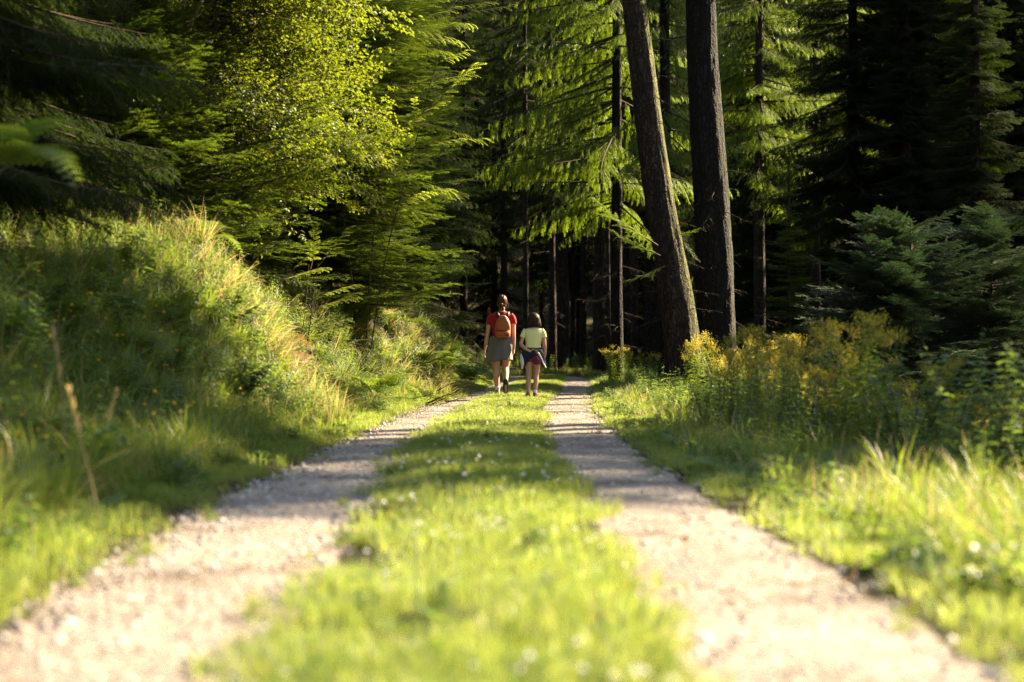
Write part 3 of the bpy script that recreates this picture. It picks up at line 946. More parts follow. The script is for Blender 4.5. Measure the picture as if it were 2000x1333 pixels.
spruce('fir_tree', 'second bluish fir behind and right of the first one', 9.1, 32.4, 5.6, .4, 2.8, 'fir_boughs', seed=30, per=8, dz=.28, tilt0=-.05, power=.45)

# --- the stand beyond the bend
far = [(1080, 66, .14, 'slim dark trunk just right of the girl'), (1100, 68, .24, 'broad black trunk right of the girl, at the bend'),
       (1170, 62, .21, 'black trunk midway between girl and leaning tree'), (1213, 72, .40, 'pair-like broad black trunk behind the leaning tree\'s left side'),
       (1275, 70, .36, 'black trunk hidden partly by the leaning tree base'), (1027, 64, .10, 'slim sunlit trunk seen between the two walkers'),
       (1138, 76, .13, 'slim trunk with a sunlit streak at the far bend'), (1190, 60, .07, 'thin trunk with a sunlit edge by the black trunks'),
       (1118, 84, .12, 'thin pale trunk deep in the stand'), (985, 82, .16, 'distant trunk above the woman\'s head'),
       (1060, 90, .15, 'distant trunk above the girl\'s head'), (1240, 58, .12, 'thin trunk close left of the leaning tree base')]
for i, (xp, y, rad, lab) in enumerate(far):
    x = (xp - 1000) / F * y
    spruce('spruce_tree', lab, x, y, 24 + i % 4, 6.5 + (i % 3), 2.6, 'far_boughs', rad * 1.15, 'bark', seed=100 + i, per=4, dz=.6, bare=3, lean=(random.uniform(-.3, .3), 0))

# shared kinds of background spruce
kinds = []
for k in range(4):
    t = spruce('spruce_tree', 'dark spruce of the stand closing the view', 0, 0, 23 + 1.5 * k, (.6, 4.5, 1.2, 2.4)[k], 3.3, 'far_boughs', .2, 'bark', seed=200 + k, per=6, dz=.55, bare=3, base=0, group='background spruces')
    kinds.append(t)
first = set()


def bg(x, y, k, label='dark spruce of the stand closing the view', sc=1.0):
    z = hz(x, y) - .1; rz = random.uniform(0, 6.28)
    if k not in first:
        first.add(k); t = kinds[k]; t.location = (x, y, z); t.rotation_euler = (0, 0, rz); t['label'] = label
        return t
    return dup(kinds[k], (x, y, z), rz, sc, label)


r_ = random.Random(4)
for row, y0 in enumerate((50, 58, 68, 77, 86, 96, 108, 122, 138, 155)):
    half = .32 * y0 + 7
    x = -half + (row % 2) * 1.7
    while x < half + (14 if y0 < 90 else 6):
        xx = x + r_.uniform(-1, 1); yy = y0 + r_.uniform(-3, 3)
        ok = True
        if yy < 66 and -12 < xx < 5.0: ok = False
        if yy < 78 and -3.5 < xx < 6: ok = False
        if yy < 64 and xx < -4.5 and xx > -13 and yy > 53: ok = False
        if yy < 56 and 5 < xx < 11: ok = False
        if 8.5 < xx < 26 and abs(yy - (45 + .625 * (xx - 2.7))) < 3.6: ok = False
        if ok:
            bg(xx, yy, r_.randrange(4), 'dark spruce ' + ('close behind the bend' if yy < 70 else 'halfway into the stand' if yy < 100 else 'on the rising slope at the very back')
               + (', far left of the walkers' if xx < -12 else ', left of the walkers' if xx < -1 else ', behind the walkers and the bend' if xx < 6 else ', behind the two big trunks' if xx / yy < .16 else ', among the black trees at right'))
        x += r_.uniform(3.2, 4.4) if y0 < 80 else r_.uniform(3.8, 5)
for x, y in ((15, 58), (17, 61), (22, 64), (25, 66), (20, 68)):  # extra spruces added to block the sun on the stand behind
    bg(x, y, r_.randrange(4), 'dark spruce added on the right slope to keep sun off the background')
for x, y in ((-8, 22), (-9.5, 27), (-7.5, 31), (-6.5, 37), (-10, 35), (-7, 43), (-11, 43), (-5.5, 49), (-9, 49), (-14, 40)):
    bg(x, y, (0, 2)[int(abs(x * 7)) % 2], 'dark spruce on the slope above the left bank')

# --- spruces added outside the view at right, placed to throw shade over track and bank
for i, (x, y, H, L, zb) in enumerate(((7.0, 10.4, 6.2, 1.9, .4), (8.6, 11.7, 19, 2.2, 1.2), (8.9, 13.3, 20, 2.2, 1.2), (8.8, 15.2, 20, 2.1, 1.2), (8.6, 16.9, 19, 1.9, 1.2), (14.2, 21.8, 31, 2.6, 22), (12.0, 17.2, 22, 2.2, 1.2),
                                      (12.5, 19.4, 25, 2.5, 14), (12.4, 20.3, 27, 1.8, 15.4), (11.2, 31.4, 21, 1.4, 13.4), (11.7, 28.4, 14, 1.1, 1.2), (11.2, 31.2, 12, 1.7, .8), (10.6, 25.9, 15, 1.6, 12), (10.4, 24.5, 14.6, 1.5, 12), (11.3, 25.2, 15.4, 1.7, 12.4), (15.2, 41.0, 22, 2.4, 1.0), (17.5, 42.0, 23, 2.6, 1.0))):
    y += .26 * (x + 1.5)
    spruce('spruce_tree', 'spruce added outside the picture, right of the track, to cast shade', x, y, H, zb, L, 'shaded_boughs' if y > 28 else 'boughs', seed=300 + i, per=5, dz=.42, power=.5, group='added shade spruces')
for q_, (sx_, sy_) in enumerate(((15.0, 43.4), (16.6, 45.6), (18.2, 48.0), (20.0, 50.4))):  # more added spruces, keeping sun off the dark trees at right
    spruce('spruce_tree', 'spruce added just outside the right picture edge to shade the dark trees', sx_, sy_, 23, 1.0, 2.1 + .3 * q_, 'shaded_boughs', seed=330 + q_, per=7, dz=.4, power=.5, group='added shade spruces')
spruce('spruce_tree', 'slim black spruce near the right edge behind the firs', 10.6, 39.0, 17, 1.0, 1.4, 'shaded_boughs', seed=321, per=9, dz=.3, power=.5)  # added to keep sun off the massive dark trunk
spruce('spruce_tree', 'narrow black spruce low on the slope right of the massive trunk', 9.5, 41.0, 16, 1.0, 1.5, 'shaded_boughs', seed=320, per=9, dz=.3, power=.5)

# ------------------------------------------------------------------ ground cover
def area(n, x0, x1, y0, y1, pw=1.0):
    y = y0 + (y1 - y0) * rng.random(n) ** pw
    return x0 + (x1 - x0) * rng.random(n), y


def inview(x, y, m=.6): return np.abs(x) < .305 * y + m


def put(name, kitn, x, y, s0, s1, dz=0.0, tilt=.12, slope=0.0, flat=None, label=None, cat='plants', lo=0):
    z = height(x, y) + dz
    n = len(x)
    e = .08
    gx = (height(x + e, y) - height(x - e, y)) / (2 * e)
    gy = (height(x, y + e) - height(x, y - e)) / (2 * e)
    rot = np.stack([rng.normal(0, tilt, n), rng.normal(0, tilt, n), rng.uniform(0, 6.283, n)], 1)
    if slope:
        # lean the piece towards the slope's normal
        m_ = []
        for i in range(n):
            nrm = Vector((-gx[i] * slope, -gy[i] * slope, 1)).normalized()
            q = nrm.to_track_quat('Z', 'Y') @ Euler((0, 0, rot[i, 2])).to_quaternion()
            m_.append(q.to_euler()[:])
        rot = np.array(m_)
    s = rng.uniform(s0, s1, n)
    scl = np.stack([s, s, s * rng.uniform(.8, 1.25, n)], 1)
    o = scatter(name, kitn, np.stack([x, y, z], 1), rot, scl)
    tag(o, label, cat)
    return o


def dist_tracks(x, y):
    return x - LL(y), LR(y) - x, x - RL(y), RR(y) - x


# the middle strip
x, y = area(9000, -1.2, 2.6, 2.2, 60, 1.25)
edge = .05 * wob(x * 3, y, .2, 1)
m = (x > LR(y) + edge + .05) & (x < RL(y) - edge - .05) & (rng.random(len(x)) < np.clip(.85 + .55 * wob(x, y, .45, 9), .3, 1))
put('short_grass', 'lawn', x[m], y[m], .8, 1.25, tilt=.08, label='short grass and clover on the strip between the wheel tracks', cat='grass')
x2, y2 = area(900, -1.2, 2.6, 2.6, 58, 1.1)
m = (x2 > LR(y2)) & (x2 < RL(y2)) & (wob(x2, y2, .5, 5) > -.2)
put('long_grass', 'verge', x2[m], y2[m], .35, .6, label='longer tufts in the grass strip', cat='grass')
x2, y2 = area(1500, -1.2, 1.9, 2.6, 40, 1.4)
m = (x2 > LR(y2)) & (x2 < RL(y2)) & (wob(x2, y2, .35, 11) > -.1)
put('clover_and_plantain', 'small_weeds', x2[m], y2[m], .35, .7, label='clover and plantain clumps in the grass strip', cat='plants')
x2, y2 = area(1400, -1.7, 2.4, 2.6, 40, 1.2)
d_ = np.minimum.reduce([np.abs(x2 - LL(y2)), np.abs(x2 - LR(y2)), np.abs(x2 - RL(y2)), np.abs(x2 - RR(y2))])
m = (d_ < .14) & (rng.random(len(x2)) < .8)
put('edge_tufts', 'verge', x2[m], y2[m], .25, .5, label='small tufts creeping in from the edges of the wheel tracks', cat='grass')
x2, y2 = area(4200, -1.2, 1.9, 2.6, 40, 1.2)
m = (x2 > LR(y2)) & (x2 < RL(y2)) & (rng.random(len(x2)) < .04 + .6 * (wob(x2, y2, .45, 8) > .25))
put('clover_flowers', 'clover_flowers', x2[m], y2[m], .8, 1.2, label='white clover heads dotted over the grass strip', cat='flowers')
# verges, left and right
x, y = area(14000, -3.4, 4.2, 2.2, 62, 1.15)
wl_ = LL(y) - x; wr_ = x - RR(y)
m = ((wl_ > .12 + .05 * wob(x, y, .3)) & (wl_ < .8) | (wr_ > .15 + .06 * wob(x, y, .3, 3)) & (wr_ < 1.0)) & inview(x, y)
put('short_grass', 'lawn', x[m], y[m], .9, 1.5, tilt=.08, label='short grass along both edges of the track', cat='grass')
m = ((wl_ > .32) & (wl_ < 1.6) | (wr_ > .42) & (wr_ < 1.6)) & inview(x, y) & (rng.random(len(x)) < .5)
put('verge_grass', 'verge', x[m], y[m], .7, 1.25, label='ankle high grass on the verges', cat='grass')
x, y = area(9000, -3.4, 4.8, 3, 60, 1.15)
wl_ = LL(y) - x; wr_ = x - RR(y)
m = ((wl_ > .25) & (wl_ < 1.5) | (wr_ > .2) & (wr_ < 2.2)) & inview(x, y) & (rng.random(len(x)) < .6)
put('low_weeds', 'small_weeds', x[m], y[m], .8, 1.5, label='low broad leaved weeds on the verges', cat='plants')
m = ((wl_ > .7) & (wl_ < 2.6) & (y < 19) | (wr_ > np.where(y < 12, 1.4, .75)) & (wr_ < 2.6)) & inview(x, y) & (rng.random(len(x)) < .8)
put('leafy_weeds', 'weeds', x[m], y[m], .6, 1.15, label='knee high leafy weeds at the foot of the bank and behind the right verge', cat='plants')
# right verge tall grass, near
x, y = area(2600, .9, 4.4, 4.5, 30, 1.2)
wr_ = x - RR(y)
m = (wr_ > .55) & (wr_ < 1.9) & inview(x, y) & (rng.random(len(x)) < .55)
put('tall_grass', 'bank_grass', x[m], y[m], .35, .75, label='tufted grass with dry blades along the right verge', cat='grass')
x, y = area(1600, -3.6, -1.5, 5.5, 16, 1.0)
wl_ = LL(y) - x
m = (wl_ > .5) & (wl_ < 2.2) & inview(x, y)
put('tall_grass', 'bank_grass', x[m], y[m], .4, .8, label='tufted grass with dry blades along the left verge', cat='grass')
# bank: long arching grass
x, y = area(13000, -7.5, -.8, 6, 60, 1.15)
wl_ = LL(y) - x; ft = np.interp(y, *FOOTt)
m = (wl_ > ft * .8) & (wl_ < 6) & inview(x, y, 1.0) & (rng.random(len(x)) < np.where(wl_ < 3.6, .75, .25))
m &= rng.random(len(x)) < np.clip(.62 + .6 * wob(x, y, .45, 6), .15, 1)
put('bank_grass', 'bank_grass', x[m], y[m], .4, .85, slope=.55, label='long arching grass hanging down the left bank', cat='grass')
m = (wl_ > ft * .8) & (wl_ < 4.5) & inview(x, y, 1.0) & (rng.random(len(x)) < np.clip(.75 + .5 * wob(x, y, .8, 4), .3, 1))
put('bank_weeds', 'weeds', x[m], y[m], .5, 1.0, slope=.5, label='leafy weeds among the grass of the left bank', cat='plants')
x, y = area(260, -3.6, -1.6, 7.5, 16, 1.0)
m = (LL(y) - x > .6) & inview(x, y)
put('yellow_flowers', 'yellow_flowers', x[m], y[m], .7, 1.1, label='small yellow flowers among the weeds of the near left bank', cat='flowers')
x, y = area(1500, -4.2, -1.0, 16.6, 31.2)
wl_ = LL(y) - x; ft = np.interp(y, *FOOTt)
m = (wl_ > ft * .7) & (wl_ < ft + 2.0) & (((y > 16.7) & (y < 18.2)) | ((y > 28.3) & (y < 31)) | (rng.random(len(x)) < .12)) & (rng.random(len(x)) < .8)
put('straw_grass', 'dry_grass', x[m], y[m], .7, 1.15, dz=.03, slope=.5, label='straw coloured grass hanging down the two sunlit spurs', cat='grass')
# forest floor beyond
x, y = area(2600, -9, 14, 30, 84, .9)
wr_ = x - RR(y)
m = inview(x, y, 1) & ((wr_ > 1.5) | (y > 64) | (LL(y) - x > 3)) & (rng.random(len(x)) < .7)
put('forest_weeds', 'weeds', x[m], y[m], .9, 1.6, label='dim leafy undergrowth on the forest floor', cat='plants')
x, y = area(1600, -8, 5, 55, 68, 1)
on = ((y > 54.8) & (y < 58.6) & (x < .5)) | ((y > 57) & (y < 63) & (x < 2.3))
m = ~on & (x > -6) & ((x < LL(y)) | (x > RR(y)) | (y > 60))
put('bend_grass', 'verge', x[m], y[m], .9, 1.5, label='grass where the track bends away', cat='grass')
x, y = area(2400, -1.6, 2.5, 2.4, 45, 1.4)
m = ((x > LL(y)) & (x < LR(y)) | (x > RL(y)) & (x < RR(y))) & (rng.random(len(x)) < np.clip(.4 + .7 * wob(x, y, .5, 13), .05, 1))
put('leaf_litter', 'litter', x[m], y[m], .6, 1.2, dz=.012, label='fallen brown leaves and bits of twig on the wheel tracks', cat='leaf litter')
# pebbles
x, y = area(60000, -1.5, 2.5, 2.4, 50, 1.5)
m = ((x > LL(y) - .05) & (x < LR(y) + .04)) | ((x > RL(y) - .04) & (x < RR(y) + .05) & (rng.random(len(x)) < .35))
x, y = x[m], y[m]
n = len(x); sz = .005 + .017 * rng.random(n) ** 3
z = height(x, y) + .012
o = scatter('gravel', 'pebbles', np.stack([x, y, z], 1), rng.uniform(0, 6.28, (n, 3)) * [0.1, .1, 1], sz)
tag(o, 'loose pebbles scattered on both wheel tracks', 'gravel')

# ------------------------------------------------------------------ ferns, flowers and other plants one can tell apart
def frond_mesh(seed, mat, L=.6, n=17, arch=.55, wdt=.2):
    g = G(); r = np.random.default_rng(seed)
    s = np.linspace(0, 1, 12)
    ax = np.stack([L * .9 * s ** 1.1, .03 * np.sin(s * 3 + seed), L * (s * .95 - arch * 1.5 * s ** 2.3)], 1)
    g.tube(ax, np.interp(s, [0, 1], [.003, .0008]), 'stem' if mat == 'fern' else 'twig', 3, False)
    for k in range(n):
        q = .14 + .84 * k / n; b = np.array([np.interp(q, s, ax[:, j]) for j in range(3)])
        b2 = np.array([np.interp(min(1, q + .03), s, ax[:, j]) for j in range(3)])
        d = unit(b2 - b); h = unit(np.cross(d, [0, 0, 1.])); u = np.cross(h, d)
        l = wdt * math.sin(math.pi * (.16 + .80 * q) ** .8) * (1.05 - .35 * q)
        for sg in (-1, 1):
            e = unit(h * sg + d * .35 - u * -.05 + r.normal(0, .05, 3)); droop = -u * .12
            # pinna: midrib with small lobes on both sides
            m_ = 5
            for j in range(m_):
                p = b + e * l * (j + .3) / m_ + droop * l * (j / m_) ** 2
                w_ = l * .17 * (1.15 - j / m_) + .003
                e2 = unit(np.cross(e, u))
                for s2 in (-1, 1):
                    v = [p - e * l * .07, p + e * l * .12, p + (e2 * s2 + e * .45) * w_]
                    g.add(v, [(0, 1, 2)], mat)
            tip = b + e * l + droop * l
            g.add([b + e * l * .8 - d * .003, b + e * l * .8 + d * .003, tip], [(0, 1, 2)], mat)
    return g.mesh('frond')


def fern_kind(name, mat, seed, nf, L):
    fm = [frond_mesh(seed + k, mat, L * (1 + .12 * (k - 1)), arch=.5 + .1 * k, wdt=.3 * L) for k in range(3)]
    t = thing(name, 'fern', 'fern')
    for k in range(nf):
        link('frond', fm[k % 3], t, (0, 0, 0), (0, random.uniform(-.35, .25), 6.283 * k / nf + random.uniform(-.3, .3)), random.uniform(.8, 1.15))
    return t


fk = [fern_kind('fern', 'fern', 1, 8, .62), fern_kind('fern', 'fern', 11, 6, .5), fern_kind('dead_bracken', 'bracken', 21, 7, .5)]
used = set()


def place(kind, x, y, label, sc=1.0, rz=None, dz=0.0, group=None, tilt=None):
    rz = random.uniform(0, 6.28) if rz is None else rz
    if tilt is None: tilt = (random.gauss(0, .08), random.gauss(0, .08))
    loc = (x, y, hz(x, y) + dz)
    if id(kind) not in used:
        used.add(id(kind)); t = kind
        t.location = loc; t.rotation_euler = (*tilt, rz); t.scale = (sc,) * 3; t['label'] = label
    else:
        t = dup(kind, loc, rz, sc, label, tilt)
    if group: t['group'] = group
    return t


def bankx(xp, y): return (xp - 1000) / F * y


FERNS = [(60, 9.0, .7), (250, 12.8, .8), (380, 17.8, .8), (640, 21.5, .95), (670, 20.6, .8), (610, 20.0, .8), (735, 23.0, .95),
         (700, 22.0, .7), (655, 19.2, .75), (820, 28.6, 1.15), (855, 29.4, 1.2), (880, 31.2, 1.25), (840, 32.0, 1.2), (790, 27.2, 1.0), (905, 34.0, 1.2), (730, 24.6, .9), (560, 19.6, .7), (690, 24.2, .9), (900, 36.0, 1.1), (120, 12.4, .8), (330, 14.6, .7), (620, 18.6, .8), (590, 19.0, .7)]
FL = {0: 'blurred fern low on the near left bank', 1: 'fern in the shaded left bank below the dark spruce', 3: 'broad fern on the bank where it turns sunny', 9: 'large fern arching over the track left of the woman', 2: 'fern at the crest of the sunlit spur'}
for i, (xp, y, s_) in enumerate(FERNS):
    lab = FL.get(i) or ('fern in the cluster on the bank between the two sunlit spurs' if 540 < xp < 780 else 'arching fern beside the track left of the woman' if xp > 780 else 'fern in the shaded grass of the near left bank')
    place(fk[i % 2], bankx(xp, y), y, lab, s_ * 1.2, group='ferns on the left bank', dz=.1)
for i, (xp, y, s_) in enumerate(((538, 18.0, .75), (560, 18.1, .6), (545, 17.6, .5), (700, 26.5, .6), (600, 20.5, .5))):
    place(fk[2], bankx(xp, y), y, ('orange dead bracken low on the sunlit spur', 'orange dead bracken low on the sunlit spur', 'orange dead bracken low on the sunlit spur', 'small brown bracken under the layered spruce', 'small brown bracken in the shaded hollow')[i], s_ * 1.4, group='dead bracken tufts', dz=.12)
# big blurred fern frond sticking in at the left edge
nf = place(fk[0], -2.55, 8.35, 'out of focus fern reaching in at the left edge, high up', 1.0, .3, .75)
nf.location.z = 1.6


def goldenrod(seed, h=.95, ns=7, spread=.22):
    r = np.random.default_rng(seed)
    t = thing('goldenrod', 'goldenrod', 'goldenrod')
    gs, gl, gf = G(), G(), G()
    for s_ in range(ns):
        a = r.uniform(0, 6.28); b = np.array([math.cos(a), math.sin(a), 0]) * spread * r.random()
        hh = h * r.uniform(.85, 1.04); ln = np.array([r.normal(0, .1), r.normal(0, .1), 0])
        q = np.linspace(0, 1, 6); pts = b + np.outer(q, [0, 0, hh]) + np.outer(q ** 2, ln)
        gs.tube(pts, np.interp(q, [0, 1], [.005, .002]), 'stem', 3, False)
        for k in range(34):
            f = .05 + .9 * k / 34; p = np.array([np.interp(f, q, pts[:, j]) for j in range(3)])
            aa = k * 2.4 + r.normal(0, .2); l = (.12 - .05 * f) * r.uniform(.8, 1.2)
            leaf_blade(gl, p, (math.cos(aa), math.sin(aa), r.uniform(0, .7)), np.array([0, 0, 1.]), l * 1.1, l * .36, 'goldleaf', n=3, curl=.3)
        # flat-topped flower head of arching sprays
        top = pts[-1]
        for k in range(r.integers(10, 15)):
            aa = r.uniform(0, 6.28); rr = r.uniform(.03, .11); up = r.uniform(.0, .09)
            e = top + np.array([math.cos(aa) * rr, math.sin(aa) * rr, up + .03 - rr * .25])
            s0 = top - np.array([0, 0, r.uniform(.0, .08)])
            gs.tube([s0, e], [.0015, .001], 'stem', 3, False)
            for j in range(9):
                f = .35 + .65 * r.random(); p = s0 * (1 - f) + e * f + r.normal(0, .009, 3) + [0, 0, .008]
                d = unit(r.normal(0, 1, 3) + [0, 0, .6]); l = r.uniform(.010, .02)
                leaf_blade(gf, p, d, unit(r.normal(0, 1, 3)), l, l * .8, 'golden', n=2, curl=0)
    link('stems', gs.mesh('stems'), t); link('leaves', gl.mesh('leaves'), t)['kind'] = 'stuff'; link('flower_heads', gf.mesh('flower_heads'), t)['kind'] = 'stuff'
    return t


gk = [goldenrod(s, .92 + .08 * s) for s in range(4)]
rg = random.Random(12)
n_ = 0
for i in range(1200):
    y = rg.uniform(10.5, 29.5); r0 = float(RR(y))
    x = r0 + rg.uniform(1.0, 3.4)
    xp = 1000 + x / y * F
    if xp < 1425 - (y < 21) * 60 or xp > 1960: continue
    # stand follows the drop of the slope: higher towards the leaning tree
    if y > 22 and x < 2.6: continue
    if y < 13 and rg.random() < .5: continue
    if n_ >= 125: break
    n_ += 1
    row_ = 'in the front row along the verge' if x - r0 < 1.7 else 'in the middle row' if x - r0 < 2.5 else 'in the back row towards the dark trees'
    lab = 'goldenrod ' + row_ + (', near the leaning tree' if y > 23.5 else ', halfway along the sunlit stand' if y > 19 else ', in the half shaded part' if y > 14.5 else ', out of focus at the near end')
    place(gk[i % 4], x, y, lab, rg.uniform(.62, .92) + (.1 if y > 23 else 0), group='goldenrod stand')
for (xp, y, s_) in ((1195, 40, .9), (1205, 43, 1.0), (1230, 41, .9), (1285, 36, .9), (1215, 46, 1.0), (1260, 38, .8)):
    place(gk[0], bankx(xp, y), y, 'goldenrod growing beyond the leaning tree near the bend', s_, group='goldenrod stand')


def leafy_shrub(label, x, y, h, seed, mat='weed', n=40, leaf=.09, rad=.4, sc=1.0, cat='shrub', name='leafy_shrub'):
    r = np.random.default_rng(seed); t = thing(name, label, cat, (x, y, hz(x, y)))
    gs, gl = G(), G()
    for s_ in range(n // 5):
        a = r.uniform(0, 6.28); e = np.array([math.cos(a) * rad * r.random() ** .5, math.sin(a) * rad * r.random() ** .5, h * r.uniform(.55, 1.05)])
        q = np.linspace(0, 1, 7); pts = np.stack([e[0] * q ** 1.3, e[1] * q ** 1.3, e[2] * q], 1) + r.normal(0, .012, (7, 3))
        pts[0] = 0
        gs.tube(pts, np.interp(q, [0, 1], [.006, .002]), 'twig', 4, False)
        for k in range(18):
            f = .2 + .8 * k / 18; p = np.array([np.interp(f, q, pts[:, j]) for j in range(3)])
            for s2 in (0, math.pi):
                aa = k * 1.57 + s2 + r.normal(0, .3); l = leaf * r.uniform(.7, 1.2)
                leaf_blade(gl, p, (math.cos(aa), math.sin(aa), r.uniform(-.2, .4)), unit(np.array([0, 0, 1.]) + r.normal(0, .2, 3)), l, l * .5, mat, n=3)
    link('stems', gs.mesh('stems'), t); link('leaves', gl.mesh('leaves'), t)['kind'] = 'stuff'
    return t
    return t


leafy_shrub('pale leaved nettle clump at the top of the shaded bank', bankx(215, 13.4), 13.4, .55, 1, leaf=.12, n=50, rad=.35, cat='nettle', name='nettle_clump')
leafy_shrub('single pale shoot with drooping reddish leaf tips on the spur', bankx(452, 17.6), 17.6, .45, 2, mat='rowan', leaf=.10, n=6, rad=.05, cat='plant', name='tall_shoot')
leafy_shrub('leafy low bush left of the track under the layered spruce', bankx(745, 24.3), 24.3, .5, 3, leaf=.07, n=60, rad=.45)
leafy_shrub('dark out of focus bush at the right edge behind the verge', 3.55, 11.8, 1.35, 4, leaf=.08, n=90, rad=.55)
leafy_shrub('second dark bush right of the goldenrod near the picture edge', 4.6, 15.5, 1.5, 5, leaf=.08, n=90, rad=.6)
leafy_shrub('shady bush with broad leaves between goldenrod and fir', 4.6, 20.5, 1.2, 6, leaf=.08, n=80, rad=.6)
leafy_shrub('thistle like dark stems in front of the goldenrod', 1.78, 15.6, .72, 7, leaf=.06, n=25, rad=.18, cat='plant', name='dark_weed')
leafy_shrub('slender leafy sapling low behind the goldenrod top', 4.0, 29.5, 1.5, 8, leaf=.09, n=40, rad=.4, mat='rowan')


def seed_stalk(label, x, y, h, seed):
    r = np.random.default_rng(seed); g = G(); q = np.linspace(0, 1, 9)
    b = np.stack([.08 * np.sin(q * 2 + seed), .03 * q, h * q], 1); g.tube(b, np.interp(q, [0, 1], [.004, .002]), 'dry', 4, False)
    for k in range(46):
        f = .68 + .32 * r.random(); p = np.array([np.interp(f, q, b[:, j]) for j in range(3)]); a = r.uniform(0, 6.28)
        leaf_blade(g, p, (math.cos(a) * .4, math.sin(a) * .4, 1), unit(r.normal(0, 1, 3)), .035, .011, 'dry', n=2, curl=0)
    leaf_blade(g, b[3], (.6, -.2, .8), np.array([0, 0, 1.]), .28, .012, 'dry', n=4, curl=.6)
    return tag(link('dry_seed_stalk', g.mesh('seed_stalk'), None, (x, y, hz(x, y))), label, 'grass stalk')


for q_, (sx_, sy_, sh_) in enumerate(((-2.6, 9.2, .45), (-3.1, 10.6, .5), (-2.5, 11.4, .45), (-3.4, 12.2, .5), (-2.7, 13.2, .4), (-2.2, 8.2, .35), (-3.3, 14.6, .5), (-2.4, 14.9, .4), (-2.75, 16.2, .4))):
    leafy_shrub(('nettle clump low on the near left bank', 'nettle clump halfway up the near left bank', 'nettle clump behind the pale seed stalks', 'nettle clump near the top of the shaded bank', 'small nettle clump where the bank is darkest', 'nettle clump nearest to the left wheel track', 'tall nettle clump before the sunlit spur', 'nettle clump at the foot of the shaded bank', 'nettle clump on the shaded side of the sunlit spur')[q_], sx_, sy_, sh_, 70 + q_, leaf=.095, n=50, rad=.38, cat='nettle', name='nettle_clump')['group'] = 'nettle clumps on the left bank'
for q_, (sx_, sy_, sh_) in enumerate(((2.75, 9.6, .95), (3.15, 10.4, 1.15), (3.3, 12.6, 1.3), (2.9, 11.6, 1.0), (3.9, 13.6, 1.4), (2.45, 10.6, .8), (4.0, 17.5, 1.1))):
    leafy_shrub(('low dark bush right behind the near right verge', 'dark blurred bush at the lower right edge', 'tall dark bush by the right picture edge', 'dark leafy bush between verge and goldenrod', 'tallest dark bush at the right picture edge', 'small dark bush at the near end of the goldenrod', 'shady bush inside the goldenrod stand')[q_], sx_, sy_, sh_, 40 + q_, leaf=.07, n=70, rad=.45)
seed_stalk('tall straw coloured seed stalk, leftmost of the two in the near verge', bankx(92, 7.6), 7.6, .82, 1)
seed_stalk('shorter straw coloured seed stalk bending right in the near verge', bankx(160, 7.0), 7.0, .55, 2)
seed_stalk('thin dry stalk standing behind the two pale ones', bankx(235, 8.4), 8.4, .5, 4)

# rotten stump behind the goldenrod
sx, sy = bankx(1680, 20.5), 20.5
st = thing('tree_stump', 'grey splintered stump poking out above the goldenrod', 'stump', (sx, sy, hz(sx, sy)))
g = G(); n = 18; th = np.arange(n) * 2 * math.pi / n; rr = np.random.default_rng(3)
top = .98 + rr.uniform(-.09, .12, n); v = []
for k, (z, rad) in enumerate(((-.2, .19), (.1, .15), (.5, .12), (.8, .11))): v.append(np.stack([rad * np.cos(th), rad * np.sin(th), np.full(n, z)], 1))
v.append(np.stack([.105 * np.cos(th), .105 * np.sin(th), top], 1)); v.append(np.stack([.05 * np.cos(th), .05 * np.sin(th), np.full(n, .82)], 1))
V = np.concatenate(v); t = []
for i in range(5):
    for j in range(n):
        j2 = (j + 1) % n; a, b, c, d = i * n + j, i * n + j2, (i + 1) * n + j2, (i + 1) * n + j
        t += [(a, b, c), (a, c, d)]
g.add(V, t, 'wood'); link('wood', g.mesh('stump'), st)
g = G()
for k in range(5):
    a = k * 1.3; p = np.array([.1 * math.cos(a), .1 * math.sin(a), .8])
    g.tube([p, p + [0, 0, .2 + .05 * (k % 3)]], [.018, .003], 'wood', 4)
link('splinters', g.mesh('splinters'), st)

# brushwood at the foot of the left bank, and single sticks
def brush(label, x, y, n, L, seed):
    r = np.random.default_rng(seed); g = G()
    for k in range(n):
        a = r.uniform(-.9, .9); b = r.normal(0, .08, 3); b[2] = abs(b[2])
        e = b + np.array([math.cos(a), math.sin(a) * .5, r.uniform(.05, .55)]) * L * r.uniform(.4, 1)
        m_ = (b + e) / 2 + r.normal(0, .03, 3); g.tube([b, m_, e], [.006, .004, .001], 'twig', 4, False)
        for q in range(3):
            f = r.uniform(.3, .9); p = b * (1 - f) + e * f; g.tube([p, p + r.normal(0, .09, 3)], [.002, .001], 'twig', 3, False)
    return tag(link('dry_twigs', g.mesh('twigs'), None, (x, y, hz(x, y))), label, 'twigs')


brush('bundle of dry brown twigs at the track edge left of the woman', bankx(838, 24.5), 24.5, 16, .6, 1)
brush('thin dead stick lying in the weeds before the leaning tree', bankx(1250, 24), 24, 3, .7, 2)
brush('bare pale twigs arching out from the beech', bankx(380, 19.0), 19.0, 7, .9, 3).location.z = px(0, 330, 19.0).z


def stone(label, x, y, s, seed, mat='pebble'):
    r = np.random.default_rng(seed)
    import bmesh
    bm = bmesh.new(); bmesh.ops.create_icosphere(bm, subdivisions=3, radius=1)
    for v in bm.verts:
        v.co *= 1 + .22 * mnoise.noise(v.co * 1.3 + Vector((seed * 3, 0, 0))) + .06 * mnoise.noise(v.co * 5)
        v.co.x *= 1.15; v.co.z *= .62
    me = bpy.data.meshes.new('stone'); bm.to_mesh(me); bm.free(); me.materials.append(M[mat])
    return tag(link('stone', me, None, (x, y, hz(x, y) + s * .35), (0, 0, seed), s), label, 'stone')


